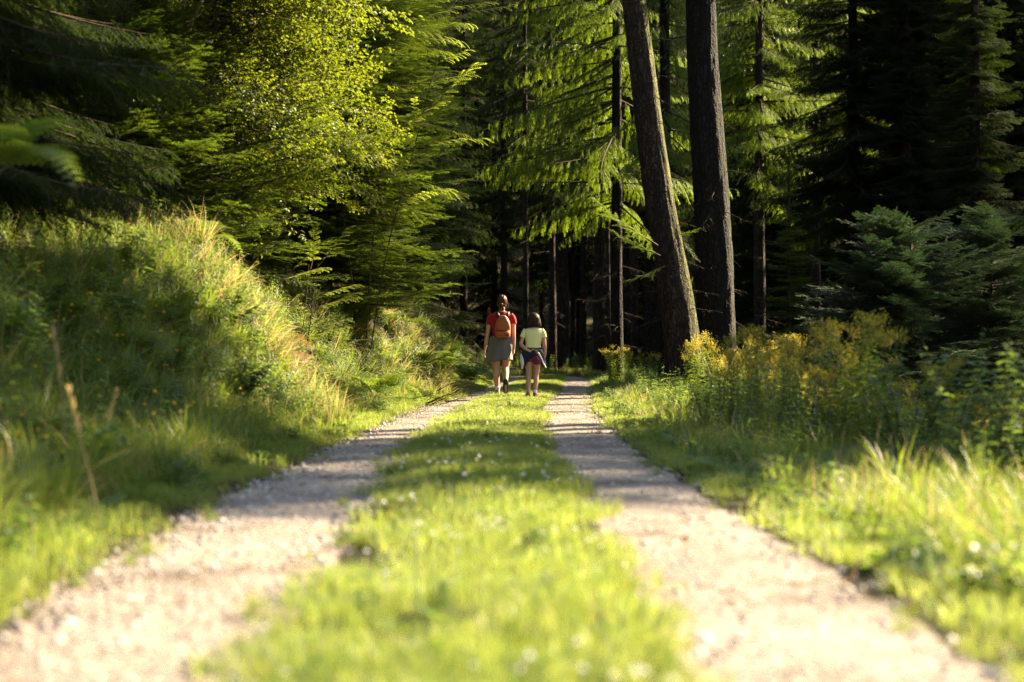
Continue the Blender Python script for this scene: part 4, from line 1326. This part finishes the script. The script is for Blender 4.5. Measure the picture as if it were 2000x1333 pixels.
M['stone'] = plain_mat('sandstone', (.36, .22, .15), .85, (.42, .30, .23), 6, .5, 18)
stone('reddish fist sized stone on the left track by the grass strip', bankx(858, 18.6), 18.6, .052, 1, 'stone')
stone('small reddish stone at the left edge of the left track', bankx(748, 17.8), 17.8, .03, 2, 'stone')
stone('small pale stone on the edge of the right track', bankx(1375, 7.4), 7.4, .028, 3, 'stone')
stone('second small pale stone by the right verge', bankx(1440, 6.6), 6.6, .025, 4, 'stone')

# ------------------------------------------------------------------ the two walkers
def remesh(g, name, voxel, mat, smooth=6):
    me = g.mesh(name)
    o = bpy.data.objects.new('tmp', me); COL.objects.link(o)
    m = o.modifiers.new('r', 'REMESH'); m.mode = 'VOXEL'; m.voxel_size = voxel; m.use_smooth_shade = True
    s_ = o.modifiers.new('s', 'SMOOTH'); s_.iterations = smooth; s_.factor = .5
    dg = bpy.context.evaluated_depsgraph_get()
    me2 = bpy.data.meshes.new_from_object(o.evaluated_get(dg))
    me2.name = name; me2.materials.clear(); me2.materials.append(M[mat])
    bpy.data.objects.remove(o)
    return me2


def ell(g, rings, mat='skin', n=20, cap=True):
    """closed loft of ellipses: (x, y, z, rx, ry[, tilt about x])"""
    th = np.arange(n) * 2 * math.pi / n; vs = []
    for rg_ in rings:
        x, y, z, rx, ry = rg_[:5]; tl = rg_[5] if len(rg_) > 5 else 0
        cy = ry * np.sin(th)
        vs.append(np.stack([x + rx * np.cos(th), y + cy * math.cos(tl), z + cy * math.sin(tl)], 1))
    v = np.concatenate(vs); m_ = len(rings)
    k = np.arange(m_ - 1)[:, None] * n; j = np.arange(n)[None]; j2 = (j + 1) % n
    a, b, c, e = (k + j).ravel(), (k + j2).ravel(), (k + n + j2).ravel(), (k + n + j).ravel()
    t = np.concatenate([np.stack([a, b, c], 1), np.stack([a, c, e], 1)])
    if cap:
        L = len(v); v = np.concatenate([v, vs[0].mean(0)[None], vs[-1].mean(0)[None]]); jj = np.arange(n); j3 = (jj + 1) % n
        t = np.concatenate([t, np.stack([np.full(n, L), j3, jj], 1), np.stack([np.full(n, L + 1), (m_ - 1) * n + jj, (m_ - 1) * n + j3], 1)])
    if rings[0][2] > rings[-1][2]: t = t[:, ::-1]
    g.add(v, t, mat)


def limb(g, pts, rad, mat='skin', n=14):
    pts = np.array(pts, float); q = np.linspace(0, len(pts) - 1, len(pts) * 5)
    P = np.stack([np.interp(q, range(len(pts)), pts[:, k]) for k in range(3)], 1)
    # soften the joints
    for _ in range(2): P[1:-1] = (P[:-2] + 2 * P[1:-1] + P[2:]) / 4
    g.tube(P, np.interp(q, range(len(pts)), rad), mat, n)


def ball(g, c, rx, ry, rz, mat='skin', n=18, m_=10):
    ph = np.linspace(-math.pi / 2 + .12, math.pi / 2 - .12, m_)
    ell(g, [(c[0], c[1], c[2] + rz * math.sin(p), rx * math.cos(p), ry * math.cos(p)) for p in ph], mat, n)


def hand(g, w, e, s=1.0, curl=.5, mirror=1, palm=None):
    """w wrist, e direction of the hand, five curled fingers; palm is the direction the palm faces"""
    w = np.array(w, float); e = unit(np.array(e, float)); palm = unit(np.array(palm, float))
    side = unit(np.cross(e, palm)); palm = np.cross(side, e)
    c = w + e * .045 * s
    for k in range(4):
        o = (k - 1.5) * .018 * s
        g.tube([w + side * o * .6, c + side * o + e * .035 * s], [.013 * s, .0125 * s], 'skin', 8)
        L = (.070, .078, .074, .058)[k] * s
        p = c + side * o + e * .03 * s; d = e.copy(); pts = [p]
        for q in range(3):
            d = unit(d + palm * curl * (.5 + .35 * q)); pts.append(pts[-1] + d * L / 3)
        g.tube(pts, [.0095 * s, .009 * s, .008 * s, .0065 * s], 'skin', 8)
    t0 = w + e * .02 * s - side * mirror * .02 * s
    d = unit(e * .7 - side * mirror * .7 + palm * .35)
    g.tube([t0, t0 + d * .032 * s, t0 + d * .032 * s + unit(d + e * .6 + palm * .3) * .03 * s], [.0135 * s, .0115 * s, .008 * s], 'skin', 8)


def skin_mat():
    m, nt, out = new_mat('skin')
    p = N(nt, 'ShaderNodeBsdfPrincipled'); tc = N(nt, 'ShaderNodeTexCoord')
    nt.links.new(ramp(nt, noise(nt, 9, 3, tc.outputs['Object']), [(.3, (.40, .20, .125)), (.7, (.48, .26, .165))]), p.inputs['Base Color'])
    p.inputs['Roughness'].default_value = .42; p.inputs['Subsurface Weight'].default_value = .12
    p.inputs['Subsurface Radius'].default_value = (.02, .008, .004); p.inputs['Subsurface Scale'].default_value = .5
    nt.links.new(p.outputs[0], out.inputs[0]); return m


def hair_mat(name, c1, c2):
    m, nt, out = new_mat(name)
    p = N(nt, 'ShaderNodeBsdfPrincipled'); tc = N(nt, 'ShaderNodeTexCoord')
    mp = N(nt, 'ShaderNodeMapping'); mp.inputs['Scale'].default_value = (1, 1, .1); nt.links.new(tc.outputs['Object'], mp.inputs[0])
    nz = noise(nt, 90, 4, mp.outputs[0])
    nt.links.new(ramp(nt, nz, [(.3, c1), (.7, c2)]), p.inputs['Base Color']); p.inputs['Roughness'].default_value = .5; p.inputs['Specular IOR Level'].default_value = .12
    b = N(nt, 'ShaderNodeBump'); b.inputs['Distance'].default_value = .004; nt.links.new(nz, b.inputs['Height']); nt.links.new(b.outputs[0], p.inputs['Normal'])
    nt.links.new(p.outputs[0], out.inputs[0]); return m


def cloth_mat(name, c, scale=14, trans=0.0, rough=.85):
    m, nt, out = new_mat(name)
    p = N(nt, 'ShaderNodeBsdfPrincipled'); p.inputs['Base Color'].default_value = (*c, 1); p.inputs['Roughness'].default_value = rough
    p.inputs['Sheen Weight'].default_value = .15; p.inputs['Specular IOR Level'].default_value = .2
    tc = N(nt, 'ShaderNodeTexCoord'); b = N(nt, 'ShaderNodeBump'); b.inputs['Distance'].default_value = .02; b.inputs['Strength'].default_value = .7
    nt.links.new(noise(nt, scale, 3, tc.outputs['Object']), b.inputs['Height']); nt.links.new(b.outputs[0], p.inputs['Normal'])
    if trans:
        t = N(nt, 'ShaderNodeBsdfTranslucent'); t.inputs[0].default_value = (*c, 1); ms = N(nt, 'ShaderNodeMixShader'); ms.inputs[0].default_value = trans
        nt.links.new(p.outputs[0], ms.inputs[1]); nt.links.new(t.outputs[0], ms.inputs[2]); nt.links.new(ms.outputs[0], out.inputs[0])
    else: nt.links.new(p.outputs[0], out.inputs[0])
    return m


M['skin'] = skin_mat()
M['hair_auburn'] = hair_mat('auburn_hair', (.03, .011, .005), (.10, .04, .015))
M['hair_dark'] = hair_mat('dark_brown_hair', (.014, .007, .005), (.05, .025, .014))
M['red'] = cloth_mat('red_cotton', (.30, .010, .012), trans=.12)
M['lemon'] = cloth_mat('pale_yellow_cotton', (.76, .74, .36), trans=.15)
M['grey'] = cloth_mat('grey_fleece', (.11, .10, .092), 9)
M['cream'] = cloth_mat('cream_cotton', (.62, .54, .42))
M['navy'] = cloth_mat('navy_fleece', (.012, .012, .028), 10)
M['lining'] = cloth_mat('pale_lining', (.62, .58, .54))
M['maroon'] = cloth_mat('maroon_cloth', (.12, .010, .035))
M['rust'] = cloth_mat('rust_orange_nylon', (.32, .075, .014), 12, rough=.55)
M['black'] = plain_mat('black_webbing', (.012, .012, .013), .5)
M['sole'] = plain_mat('black_rubber', (.012, .012, .012), .6, (.03, .03, .03), 60, .6, 80)
M['beige'] = plain_mat('beige_suede', (.22, .17, .12), .9, (.3, .24, .18), 30)
M['sock'] = plain_mat('white_sock', (.7, .68, .66), .95)
M['pinkshoe'] = plain_mat('maroon_leather', (.22, .03, .05), .5, (.3, .05, .07), 30)
M['pale'] = plain_mat('off_white_rubber', (.6, .57, .53), .6)


def cloth_obj(name, g, mat, parent, wr=.006, seed=0, thick=.004, voxel=None):
    me = g.mesh(name, True)
    for v in me.vertices:
        n_ = mnoise.noise(Vector((v.co.x * 9 + seed, v.co.y * 9, v.co.z * 4))) * wr
        v.co += v.normal * n_
    me.materials.clear(); me.materials.append(M[mat])
    o = link(name, me, parent)
    if thick:
        md = o.modifiers.new('cloth', 'SOLIDIFY'); md.thickness = thick; md.offset = 1
    return o


def lofted(name, rings, mat, parent, n=40, wr=.006, seed=0, thick=.004, cap=False):
    g = G(); q = []
    rings = np.array([list(r) + [0] * (6 - len(r)) for r in rings], float)
    for t_ in np.linspace(0, len(rings) - 1, len(rings) * 5):
        q.append([np.interp(t_, range(len(rings)), rings[:, k]) for k in range(6)])
    ell(g, q, mat, n, cap)
    return cloth_obj(name, g, mat, parent, wr, seed, thick)


def head_part(g, c, s):
    """skull, face, nose, ears, chin; the face looks along +Y"""
    x, y, z = c
    ball(g, (x, y, z), .075 * s, .095 * s, .11 * s)
    ball(g, (x, y + .035 * s, z - .055 * s), .055 * s, .06 * s, .062 * s)
    ball(g, (x, y + .085 * s, z - .085 * s), .022 * s, .018 * s, .018 * s)
    g.tube([(x, y + .085 * s, z + .01 * s), (x, y + .115 * s, z - .03 * s)], [.008 * s, .015 * s], 'skin', 8)
    for sx_ in (-1, 1):
        ball(g, (x + sx_ * .078 * s, y - .002 * s, z - .018 * s), .010 * s, .02 * s, .032 * s)
        ball(g, (x + sx_ * .03 * s, y + .088 * s, z + .022 * s), .022 * s, .010 * s, .009 * s)
    g.tube([(x - .024 * s, y + .094 * s, z - .058 * s), (x, y + .102 * s, z - .057 * s), (x + .024 * s, y + .094 * s, z - .058 * s)], [.005, .008, .005], 'skin', 8)


def face_parts(parent, c, s, M1='sole'):
    x, y, z = c
    for sx_ in (-1, 1):
        g = G(); ball(g, (x + sx_ * .031 * s, y + .086 * s, z + .004 * s), .012 * s, .009 * s, .007 * s, 'sock', 12, 7)
        e = link('eye', g.mesh('eye', True), parent)
        g = G(); ball(g, (x + sx_ * .031 * s, y + .094 * s, z + .004 * s), .005 * s, .003 * s, .005 * s, 'sole', 10, 6); link('iris', g.mesh('iris', True), e)


def strands(g, root_c, rad, pts_fn, n, mat, seed, w=.004):
    r = np.random.default_rng(seed)
    for k in range(n): g.tube(pts_fn(r), [w, w, w * .7, w * .25], mat, 4, False)


# --- woman
wx, wy = -.185, 29.2
wz = hz(wx, wy) + .01
woman = thing('person', 'woman in red t-shirt with hair in a bun, grey top tied round her waist', 'person', (wx, wy, wz))
g = G()
ell(g, [(0.0, 0, .76, .15, .105), (0, .0, .86, .175, .115), (0, 0, .95, .16, .105), (0, .0, 1.05, .130, .09), (.005, 0, 1.18, .15, .10), (.005, 0, 1.30, .175, .105), (.005, .0, 1.38, .165, .09), (.01, .0, 1.435, .09, .065), (.01, .01, 1.46, .05, .05)])
limb(g, [(.01, .0, 1.40), (.012, .012, 1.47), (.015, .02, 1.54)], [.062, .05, .052])
head_part(g, (.015, .025, 1.60), 1.0)
# standing left leg
limb(g, [(-.085, .0, .86), (-.088, .02, .66), (-.085, .03, .46), (-.082, -.0, .33), (-.066, -.02, .12), (-.062, -.02, .06)], [.105, .085, .058, .057, .036, .036])
limb(g, [(-.062, -.03, .05), (-.064, .09, .03)], [.036, .03])
# trailing right leg, heel lifted
limb(g, [(.085, .0, .86), (.085, .035, .66), (.075, .05, .475), (.078, -.06, .39), (.078, -.19, .26), (.078, -.24, .21)], [.105, .085, .058, .057, .037, .036])
limb(g, [(.08, -.25, .20), (.082, -.24, .06)], [.034, .03])
# arms
limb(g, [(-.165, .0, 1.375), (-.205, -.005, 1.27), (-.235, -.01, 1.05), (-.262, .05, .90), (-.283, .09, .79)], [.052, .045, .036, .034, .022])
hand(g, (-.283, .09, .79), (-.12, .35, -1), 1.0, .35, 1, (1, .1, 0))
limb(g, [(.178, .0, 1.375), (.205, -.0, 1.27), (.212, -.03, 1.03), (.212, .0, .90), (.218, .02, .81)], [.052, .045, .036, .034, .022])
hand(g, (.218, .02, .81), (-.02, .25, -1), 1.0, .45, -1, (-1, .15, 0))
body = link('body', remesh(g, 'body', .0075, 'skin', 4), woman)
face_parts(woman, (.015, .025, 1.60), 1.0)
# t-shirt with two short sleeves
lofted('t_shirt', [(0, 0, .93, .168, .118), (0, 0, 1.05, .145, .105), (.005, -.002, 1.18, .165, .115), (.005, 0, 1.30, .187, .12), (.005, 0, 1.37, .19, .105), (.008, 0, 1.415, .135, .085), (.01, .004, 1.445, .075, .066)], 'red', woman, wr=.01)
g = G()
limb(g, [(-.14, 0, 1.385), (-.185, -.002, 1.34), (-.212, -.006, 1.26), (-.222, -.008, 1.215)], [.056, .056, .052, .052], 'red')
cloth_obj('sleeve', g, 'red', woman, .006, 1, 0)
g = G()
limb(g, [(.15, 0, 1.385), (.19, -.0, 1.34), (.21, -.004, 1.27), (.213, -.01, 1.235)], [.056, .056, .052, .052], 'red')
cloth_obj('sleeve', g, 'red', woman, .006, 2, 0)
# shorts
g = G()
ell(g, [(0, 0, .74, .178, .125), (0, 0, .86, .187, .13), (0, 0, .98, .165, .118)], 'cream', 32)
limb(g, [(-.088, .0, .84), (-.09, .015, .72), (-.09, .02, .63)], [.10, .10, .098], 'cream'); limb(g, [(.088, .0, .84), (.092, .02, .72), (.094, .03, .625)], [.10, .103, .10], 'cream')
cloth_obj('shorts', g, 'cream', woman, .006, 3, 0)
# grey top wrapped as an apron behind her: open cloth, slanting free edge at the right
g = G(); nn, mm = 34, 18; v = []
for j in range(mm):
    f = j / (mm - 1); z = 1.015 - f * .42
    ph0 = -math.pi * 1.02; ph1 = (-.12 - .95 * f ** 1.1)
    rx = .172 + .085 * f ** .8; ry = .128 + .035 * f
    for i in range(nn):
        ph = ph0 + (ph1 - ph0) * i / (nn - 1)
        fold = .010 * f * math.sin(ph * 9 + 1) + .006 * math.sin(ph * 4 + f * 5)
        v.append(((rx + fold) * math.cos(ph) - .012 * f, (ry + fold) * math.sin(ph), z - .02 * f * math.sin(ph * 2 + .5)))
t = []
for j in range(mm - 1):
    for i in range(nn - 1):
        a = j * nn + i; t += [(a, a + nn, a + nn + 1), (a, a + nn + 1, a + 1)]
g.add(v, t, 'grey'); cloth_obj('grey_top', g, 'grey', woman, .008, 4, .006)
g = G(); limb(g, [(-.165, .0, 1.0), (-.1, -.115, 1.005), (0, -.132, 1.0), (.1, -.112, .99), (.168, 0, .985), (.1, .12, .98), (0, .14, .97), (-.1, .12, .98), (-.165, 0, 1.0)], [.022] * 9, 'grey'); cloth_obj('knotted_sleeves', g, 'grey', woman, .006, 6, 0)
# shoes and socks
def shoe(parent, pos, rot, s, upper, sole, foot=.26, name='shoe', sockm='sock', sock=True):
    g = G()
    ell(g, [(0, 0, -.0, .001, .001)] * 1 + [(0, .06 * s, .012, .046 * s, .135 * s), (0, .055 * s, .035, .046 * s, .130 * s), (0, .035 * s, .060 * s, .042 * s, .105 * s), (0, -.012 * s, .085 * s, .037 * s, .058 * s), (0, -.02 * s, .105 * s, .036 * s, .046 * s)][1:], upper, 24)
    o = link(name, g.mesh('shoe', True), parent, pos, rot)
    g = G(); ell(g, [(0, .06 * s, -.004, .046 * s, .136 * s), (0, .06 * s, .002, .050 * s, .140 * s), (0, .06 * s, .022, .050 * s, .140 * s), (0, .06 * s, .026, .046 * s, .136 * s)], sole, 24); link('sole', g.mesh('sole', True), o)
    if sock:
        g = G(); ell(g, [(0, -.02 * s, .09 * s, .037 * s, .042 * s), (0, -.015 * s, .145 * s, .041 * s, .043 * s), (0, -.015 * s, .16 * s, .037 * s, .04 * s)], sockm, 20); link('sock', g.mesh('sock', True), o)
    return o


shoe(woman, (-.062, -.01, .006), (0, 0, .08), 1.0, 'beige', 'sole')
shoe(woman, (.08, -.275, .225), (R(-83), 0, 0), 1.0, 'sole', 'sole', sockm='black')
# hair: cap, bun, loose strands
g = G(); ball(g, (.015, .004, 1.622), .09, .106, .112, 'hair_auburn', 32, 16)
me = g.mesh('hair_cap', True)
for v in me.vertices:
    v.co += v.normal * .006 * mnoise.noise(v.co * 30)
    v.co += v.normal * .005 * math.sin(math.atan2(v.co.z - 1.56, v.co.x - .0) * 22)
    if v.co.y > .06 and v.co.z < 1.67: v.co.y = .06
h = link('hair', me, woman)
g = G(); ball(g, (.0, -.098, 1.555), .038, .034, .04, 'hair_auburn', 16, 9)
strands(g, None, None, lambda r: (lambda a, q: [np.array([-.0 + .035 * math.cos(a), -.1 + .0 * q, 1.555 + .035 * math.sin(a)]), np.array([.0 + .06 * math.cos(a), -.11, 1.55 + .06 * math.sin(a)]), np.array([.01 + .075 * math.cos(a), -.11, 1.54 + .07 * math.sin(a) - .02]), np.array([.02 + .085 * math.cos(a), -.1, 1.51 + .06 * math.sin(a)])])(r.uniform(-2.6, .6), 0), 26, 'hair_auburn', 1, .004)
strands(g, None, None, lambda r: (lambda x_: [np.array([.09, .0, 1.60 + x_]), np.array([.108, -.03, 1.56 + x_]), np.array([.118, -.045, 1.52 + x_]), np.array([.105, -.05, 1.485 + x_ * .5])])(r.uniform(-.02, .05)), 12, 'hair_auburn', 2, .005)
link('bun', g.mesh('bun', True), h)

# --- her backpack (a thing of its own)
pack = thing('backpack', 'small rust orange backpack with black straps on the woman\'s back', 'backpack', (wx + .03, wy - .17, wz + .995))
g = G(); prof = [(0, .085, .045), (.02, .122, .072), (.10, .134, .085), (.20, .132, .083), (.28, .112, .07), (.34, .08, .05), (.375, .045, .03), (.385, .01, .01)]
q = np.linspace(0, len(prof) - 1, 34); pr = np.array(prof)
rings = [np.array([np.interp(t_, range(len(prof)), pr[:, k]) for k in range(3)]) for t_ in q]
th = np.arange(36) * 2 * math.pi / 36; vs = []
for z, rx, ry in rings:
    c_, s_ = np.cos(th), np.sin(th)
    vs.append(np.stack([rx * np.sign(c_) * np.abs(c_) ** .7, ry * np.sign(s_) * np.abs(s_) ** .75, np.full(36, z)], 1))
V = np.concatenate(vs); n = 36; k = np.arange(len(rings) - 1)[:, None] * n; j = np.arange(n)[None]; j2 = (j + 1) % n
a, b, c, e = (k + j).ravel(), (k + j2).ravel(), (k + n + j2).ravel(), (k + n + j).ravel()
g.add(V, np.concatenate([np.stack([a, b, c], 1), np.stack([a, c, e], 1)]), 'rust'); cloth_obj('pack_body', g, 'rust', pack, .006, 3, 0)
g = G()   # lower pocket
ell(g, [(0, -.05, .01, .085, .03), (0, -.062, .03, .118, .045), (0, -.066, .07, .124, .05), (0, -.06, .105, .118, .045), (0, -.05, .115, .105, .03)], 'rust', 28); cloth_obj('front_pocket', g, 'rust', pack, .004, 5, 0)
g = G(); g.tube([(-.115, -.085, .118), (-.06, -.108, .122), (0, -.113, .123), (.06, -.108, .122), (.115, -.085, .118)], .006, 'black', 6); link('zip', g.mesh('zip', True), pack)
g = G(); g.tube([(-.075, -.078, .285), (-.04, -.085, .315), (0, -.084, .325), (.045, -.082, .315), (.085, -.074, .27), (.108, -.06, .2), (.12, -.06, .13)], .004, 'black', 6); link('zip', g.mesh('zip', True), pack)
g = G(); g.add([(.035, -.119, .03), (.08, -.114, .03), (.08, -.114, .05), (.035, -.119, .05)], [(0, 1, 2), (0, 2, 3)], 'black'); link('label_patch', g.mesh('patch'), pack)
for sx_ in (-1, 1):
    g = G(); g.tube([(sx_ * .06, .03, .34), (sx_ * .085, .06, .41), (sx_ * .10, .14, .435), (sx_ * .115, .25, .39), (sx_ * .12, .29, .27)], [.02, .02, .019, .018, .015], 'black', 8); link('shoulder_strap', g.mesh('strap', True), pack)
g = G(); g.tube([(-.045, .01, .375), (-.03, .0, .415), (.03, .0, .415), (.045, .01, .375)], .007, 'black', 6); link('carry_loop', g.mesh('loop', True), pack)

# --- girl
gx_, gy_ = .345, 27.7
gz_ = hz(gx_, gy_) + .01
girl = thing('person', 'girl in pale yellow top with dark bobbed hair, navy jacket tied round her hips', 'person', (gx_, gy_, gz_))
g = G()
ell(g, [(.0, 0, .62, .115, .085), (0, 0, .70, .135, .095), (0, 0, .78, .118, .085), (0, 0, .86, .105, .075), (.0, 0, .98, .12, .08), (.01, 0, 1.07, .138, .085), (.01, 0, 1.12, .13, .072), (.01, 0, 1.155, .07, .052), (.01, .005, 1.175, .04, .04)])
limb(g, [(.01, 0, 1.13), (.012, .01, 1.19), (.012, .015, 1.25)], [.045, .04, .044])
head_part(g, (.012, .02, 1.285), .86)
limb(g, [(-.062, 0, .70), (-.07, .015, .54), (-.072, .025, .385), (-.078, -.0, .29), (-.085, -.02, .10), (-.085, -.015, .05)], [.072, .060, .043, .042, .027, .028])
limb(g, [(-.085, -.01, .045), (-.088, .085, .025)], [.03, .025])
limb(g, [(.065, 0, .70), (.056, .005, .54), (.05, .015, .385), (.045, -.02, .29), (.028, -.05, .09), (.026, -.05, .045)], [.072, .060, .043, .042, .027, .028])
limb(g, [(.026, -.045, .04), (.028, .05, .022)], [.03, .025])
limb(g, [(-.125, 0, 1.105), (-.155, -.01, 1.02), (-.205, -.03, .885), (-.13, -.10, .81), (-.045, -.125, .765)], [.04, .035, .03, .027, .019])
hand(g, (-.045, -.125, .765), (1, -.05, -.05), .88, .7, 1, (-.1, -1, 0))
limb(g, [(.145, 0, 1.105), (.168, -.0, 1.02), (.188, -.02, .85), (.19, .0, .74), (.185, .01, .67)], [.04, .035, .03, .027, .019])
hand(g, (.185, .01, .67), (-.1, .15, -1), .88, .5, -1, (-1, .1, 0))
link('body', remesh(g, 'body', .0068, 'skin', 4), girl)
face_parts(girl, (.012, .02, 1.285), .86)
lofted('t_shirt', [(0, 0, .80, .122, .092), (0, 0, .88, .118, .086), (.005, 0, .98, .132, .092), (.01, 0, 1.07, .15, .096), (.01, 0, 1.115, .15, .082), (.01, 0, 1.145, .098, .062), (.01, .003, 1.165, .062, .052)], 'lemon', girl, wr=.012, seed=8)
g = G(); limb(g, [(-.115, 0, 1.115), (-.145, -.004, 1.075), (-.168, -.012, 1.02), (-.175, -.015, .995)], [.042, .045, .044, .044], 'lemon'); cloth_obj('sleeve', g, 'lemon', girl, .004, 1, 0)
g = G(); limb(g, [(.13, 0, 1.115), (.158, -.002, 1.075), (.172, -.006, 1.02), (.177, -.008, .99)], [.042, .045, .044, .044], 'lemon'); cloth_obj('sleeve', g, 'lemon', girl, .004, 2, 0)
g = G()
ell(g, [(0, 0, .64, .128, .098), (0, 0, .68, .142, .103), (0, 0, .76, .132, .096), (0, 0, .82, .122, .09)], 'maroon', 28)
limb(g, [(-.065, 0, .70), (-.07, .01, .61)], [.078, .074], 'maroon'); limb(g, [(.065, 0, .70), (.06, .01, .60)], [.078, .076], 'maroon')
cloth_obj('shorts', g, 'navy', girl, .004, 3, 0)
# jacket round the hips: rumpled band with a lumpy drape
g = G()
ell(g, [(0, -.0, .825, .128, .10), (0, -.005, .80, .145, .115), (0, -.01, .75, .155, .125), (0, -.015, .71, .158, .125), (0, -.02, .67, .158, .12), (-.005, -.02, .635, .145, .11)], 'navy', 44, False)
cloth_obj('tied_jacket', g, 'navy', girl, .03, 11, .008)
def flap(name, pts, mat, parent, thick=.012, wr=.01, seed=0):
    g = G(); P = np.array(pts, float); v = []; K = 7
    L_ = P[:, 0]; R_2 = P[:, 1]
    q = np.linspace(0, len(P) - 1, 14)
    for t_ in q:
        a = np.array([np.interp(t_, range(len(P)), L_[:, k]) for k in range(3)]); b = np.array([np.interp(t_, range(len(P)), R_2[:, k]) for k in range(3)])
        for k in range(K):
            f = k / (K - 1); v.append(a * (1 - f) + b * f + np.array([0, -.016 * math.sin(f * math.pi), 0]))
    t = []
    for i in range(13):
        for k in range(K - 1):
            a = i * K + k; t += [(a, a + 1, a + K + 1), (a, a + K + 1, a + K)]
    g.add(v, t, mat); return cloth_obj(name, g, mat, parent, wr, seed, thick)


fl_ = flap('jacket_flap', [((-.15, -.09, .78), (-.04, -.125, .76)), ((-.20, -.08, .70), (-.07, -.13, .67)), ((-.205, -.07, .60), (-.09, -.12, .60)), ((-.185, -.07, .49), (-.135, -.10, .50))], 'navy', girl, seed=3)
flap('lining_edge', [((-.212, -.09, .72), (-.185, -.105, .72)), ((-.222, -.085, .62), (-.16, -.125, .64)), ((-.205, -.085, .55), (-.15, -.12, .57)), ((-.192, -.085, .475), (-.165, -.10, .485))], 'lining', fl_, .006, .004, 5)
fr_ = flap('jacket_flap', [((.02, -.135, .78), (.14, -.09, .80)), ((.05, -.14, .68), (.185, -.09, .68)), ((.10, -.13, .58), (.205, -.085, .58)), ((.15, -.11, .52), (.205, -.08, .50))], 'navy', girl, seed=4)
flap('lining_edge', [((.06, -.15, .74), (.09, -.15, .755)), ((.11, -.148, .66), (.135, -.145, .675)), ((.15, -.13, .57), (.172, -.125, .585)), ((.195, -.10, .495), (.212, -.09, .51))], 'lining', fr_, .006, .003, 6)
flap('pocket_flap', [((-.02, -.155, .66), (.06, -.155, .70)), ((-.03, -.157, .60), (.10, -.15, .64)), ((.0, -.15, .565), (.12, -.145, .59)), ((.05, -.14, .545), (.11, -.135, .56))], 'maroon', girl, .012, .006, 7)
shoe(girl, (-.085, -.005, .006), (R(-10), 0, .1), .86, 'pinkshoe', 'pale'); shoe(girl, (.027, -.04, .004), (R(-6), 0, -.1), .86, 'pinkshoe', 'pale')
# bobbed hair
g = G()
ell(g, [(.012, -.02, 1.165, .07, .05), (.012, -.02, 1.18, .098, .075), (.012, -.012, 1.23, .105, .088), (.012, -.005, 1.29, .10, .098), (.012, -.0, 1.345, .086, .09), (.012, .0, 1.385, .05, .055), (.012, .0, 1.398, .01, .01)], 'hair_dark', 40)
me = g.mesh('hair', True)
for v in me.vertices:
    if v.co.y > .045 and v.co.z < 1.33: v.co.y = .045
    a_ = math.atan2(v.co.y, v.co.x - .012); v.co.x += .005 * math.sin(a_ * 17) * (1.4 - v.co.z) * 5; v.co.z += -.012 * abs(math.sin(a_ * 8)) * (v.co.z < 1.19)
h = link('hair', me, girl)
g = G()
for k in range(170):
    a_ = random.uniform(-3.4, .3); c_, s_ = math.cos(a_), math.sin(a_)
    b = lambda rr, z: np.array([.012 + .1 * rr * c_, -.01 + .088 * rr * s_, z])
    e_ = random.uniform(1.135, 1.175)
    g.tube([b(.98, 1.31), b(1.07, 1.25), b(1.10 + random.uniform(0, .12), 1.19), b(1.0 + random.uniform(0, .22), e_)], [.004, .005, .004, .001], 'hair_dark', 4, False)
link('hair_locks', g.mesh('locks', True), h)
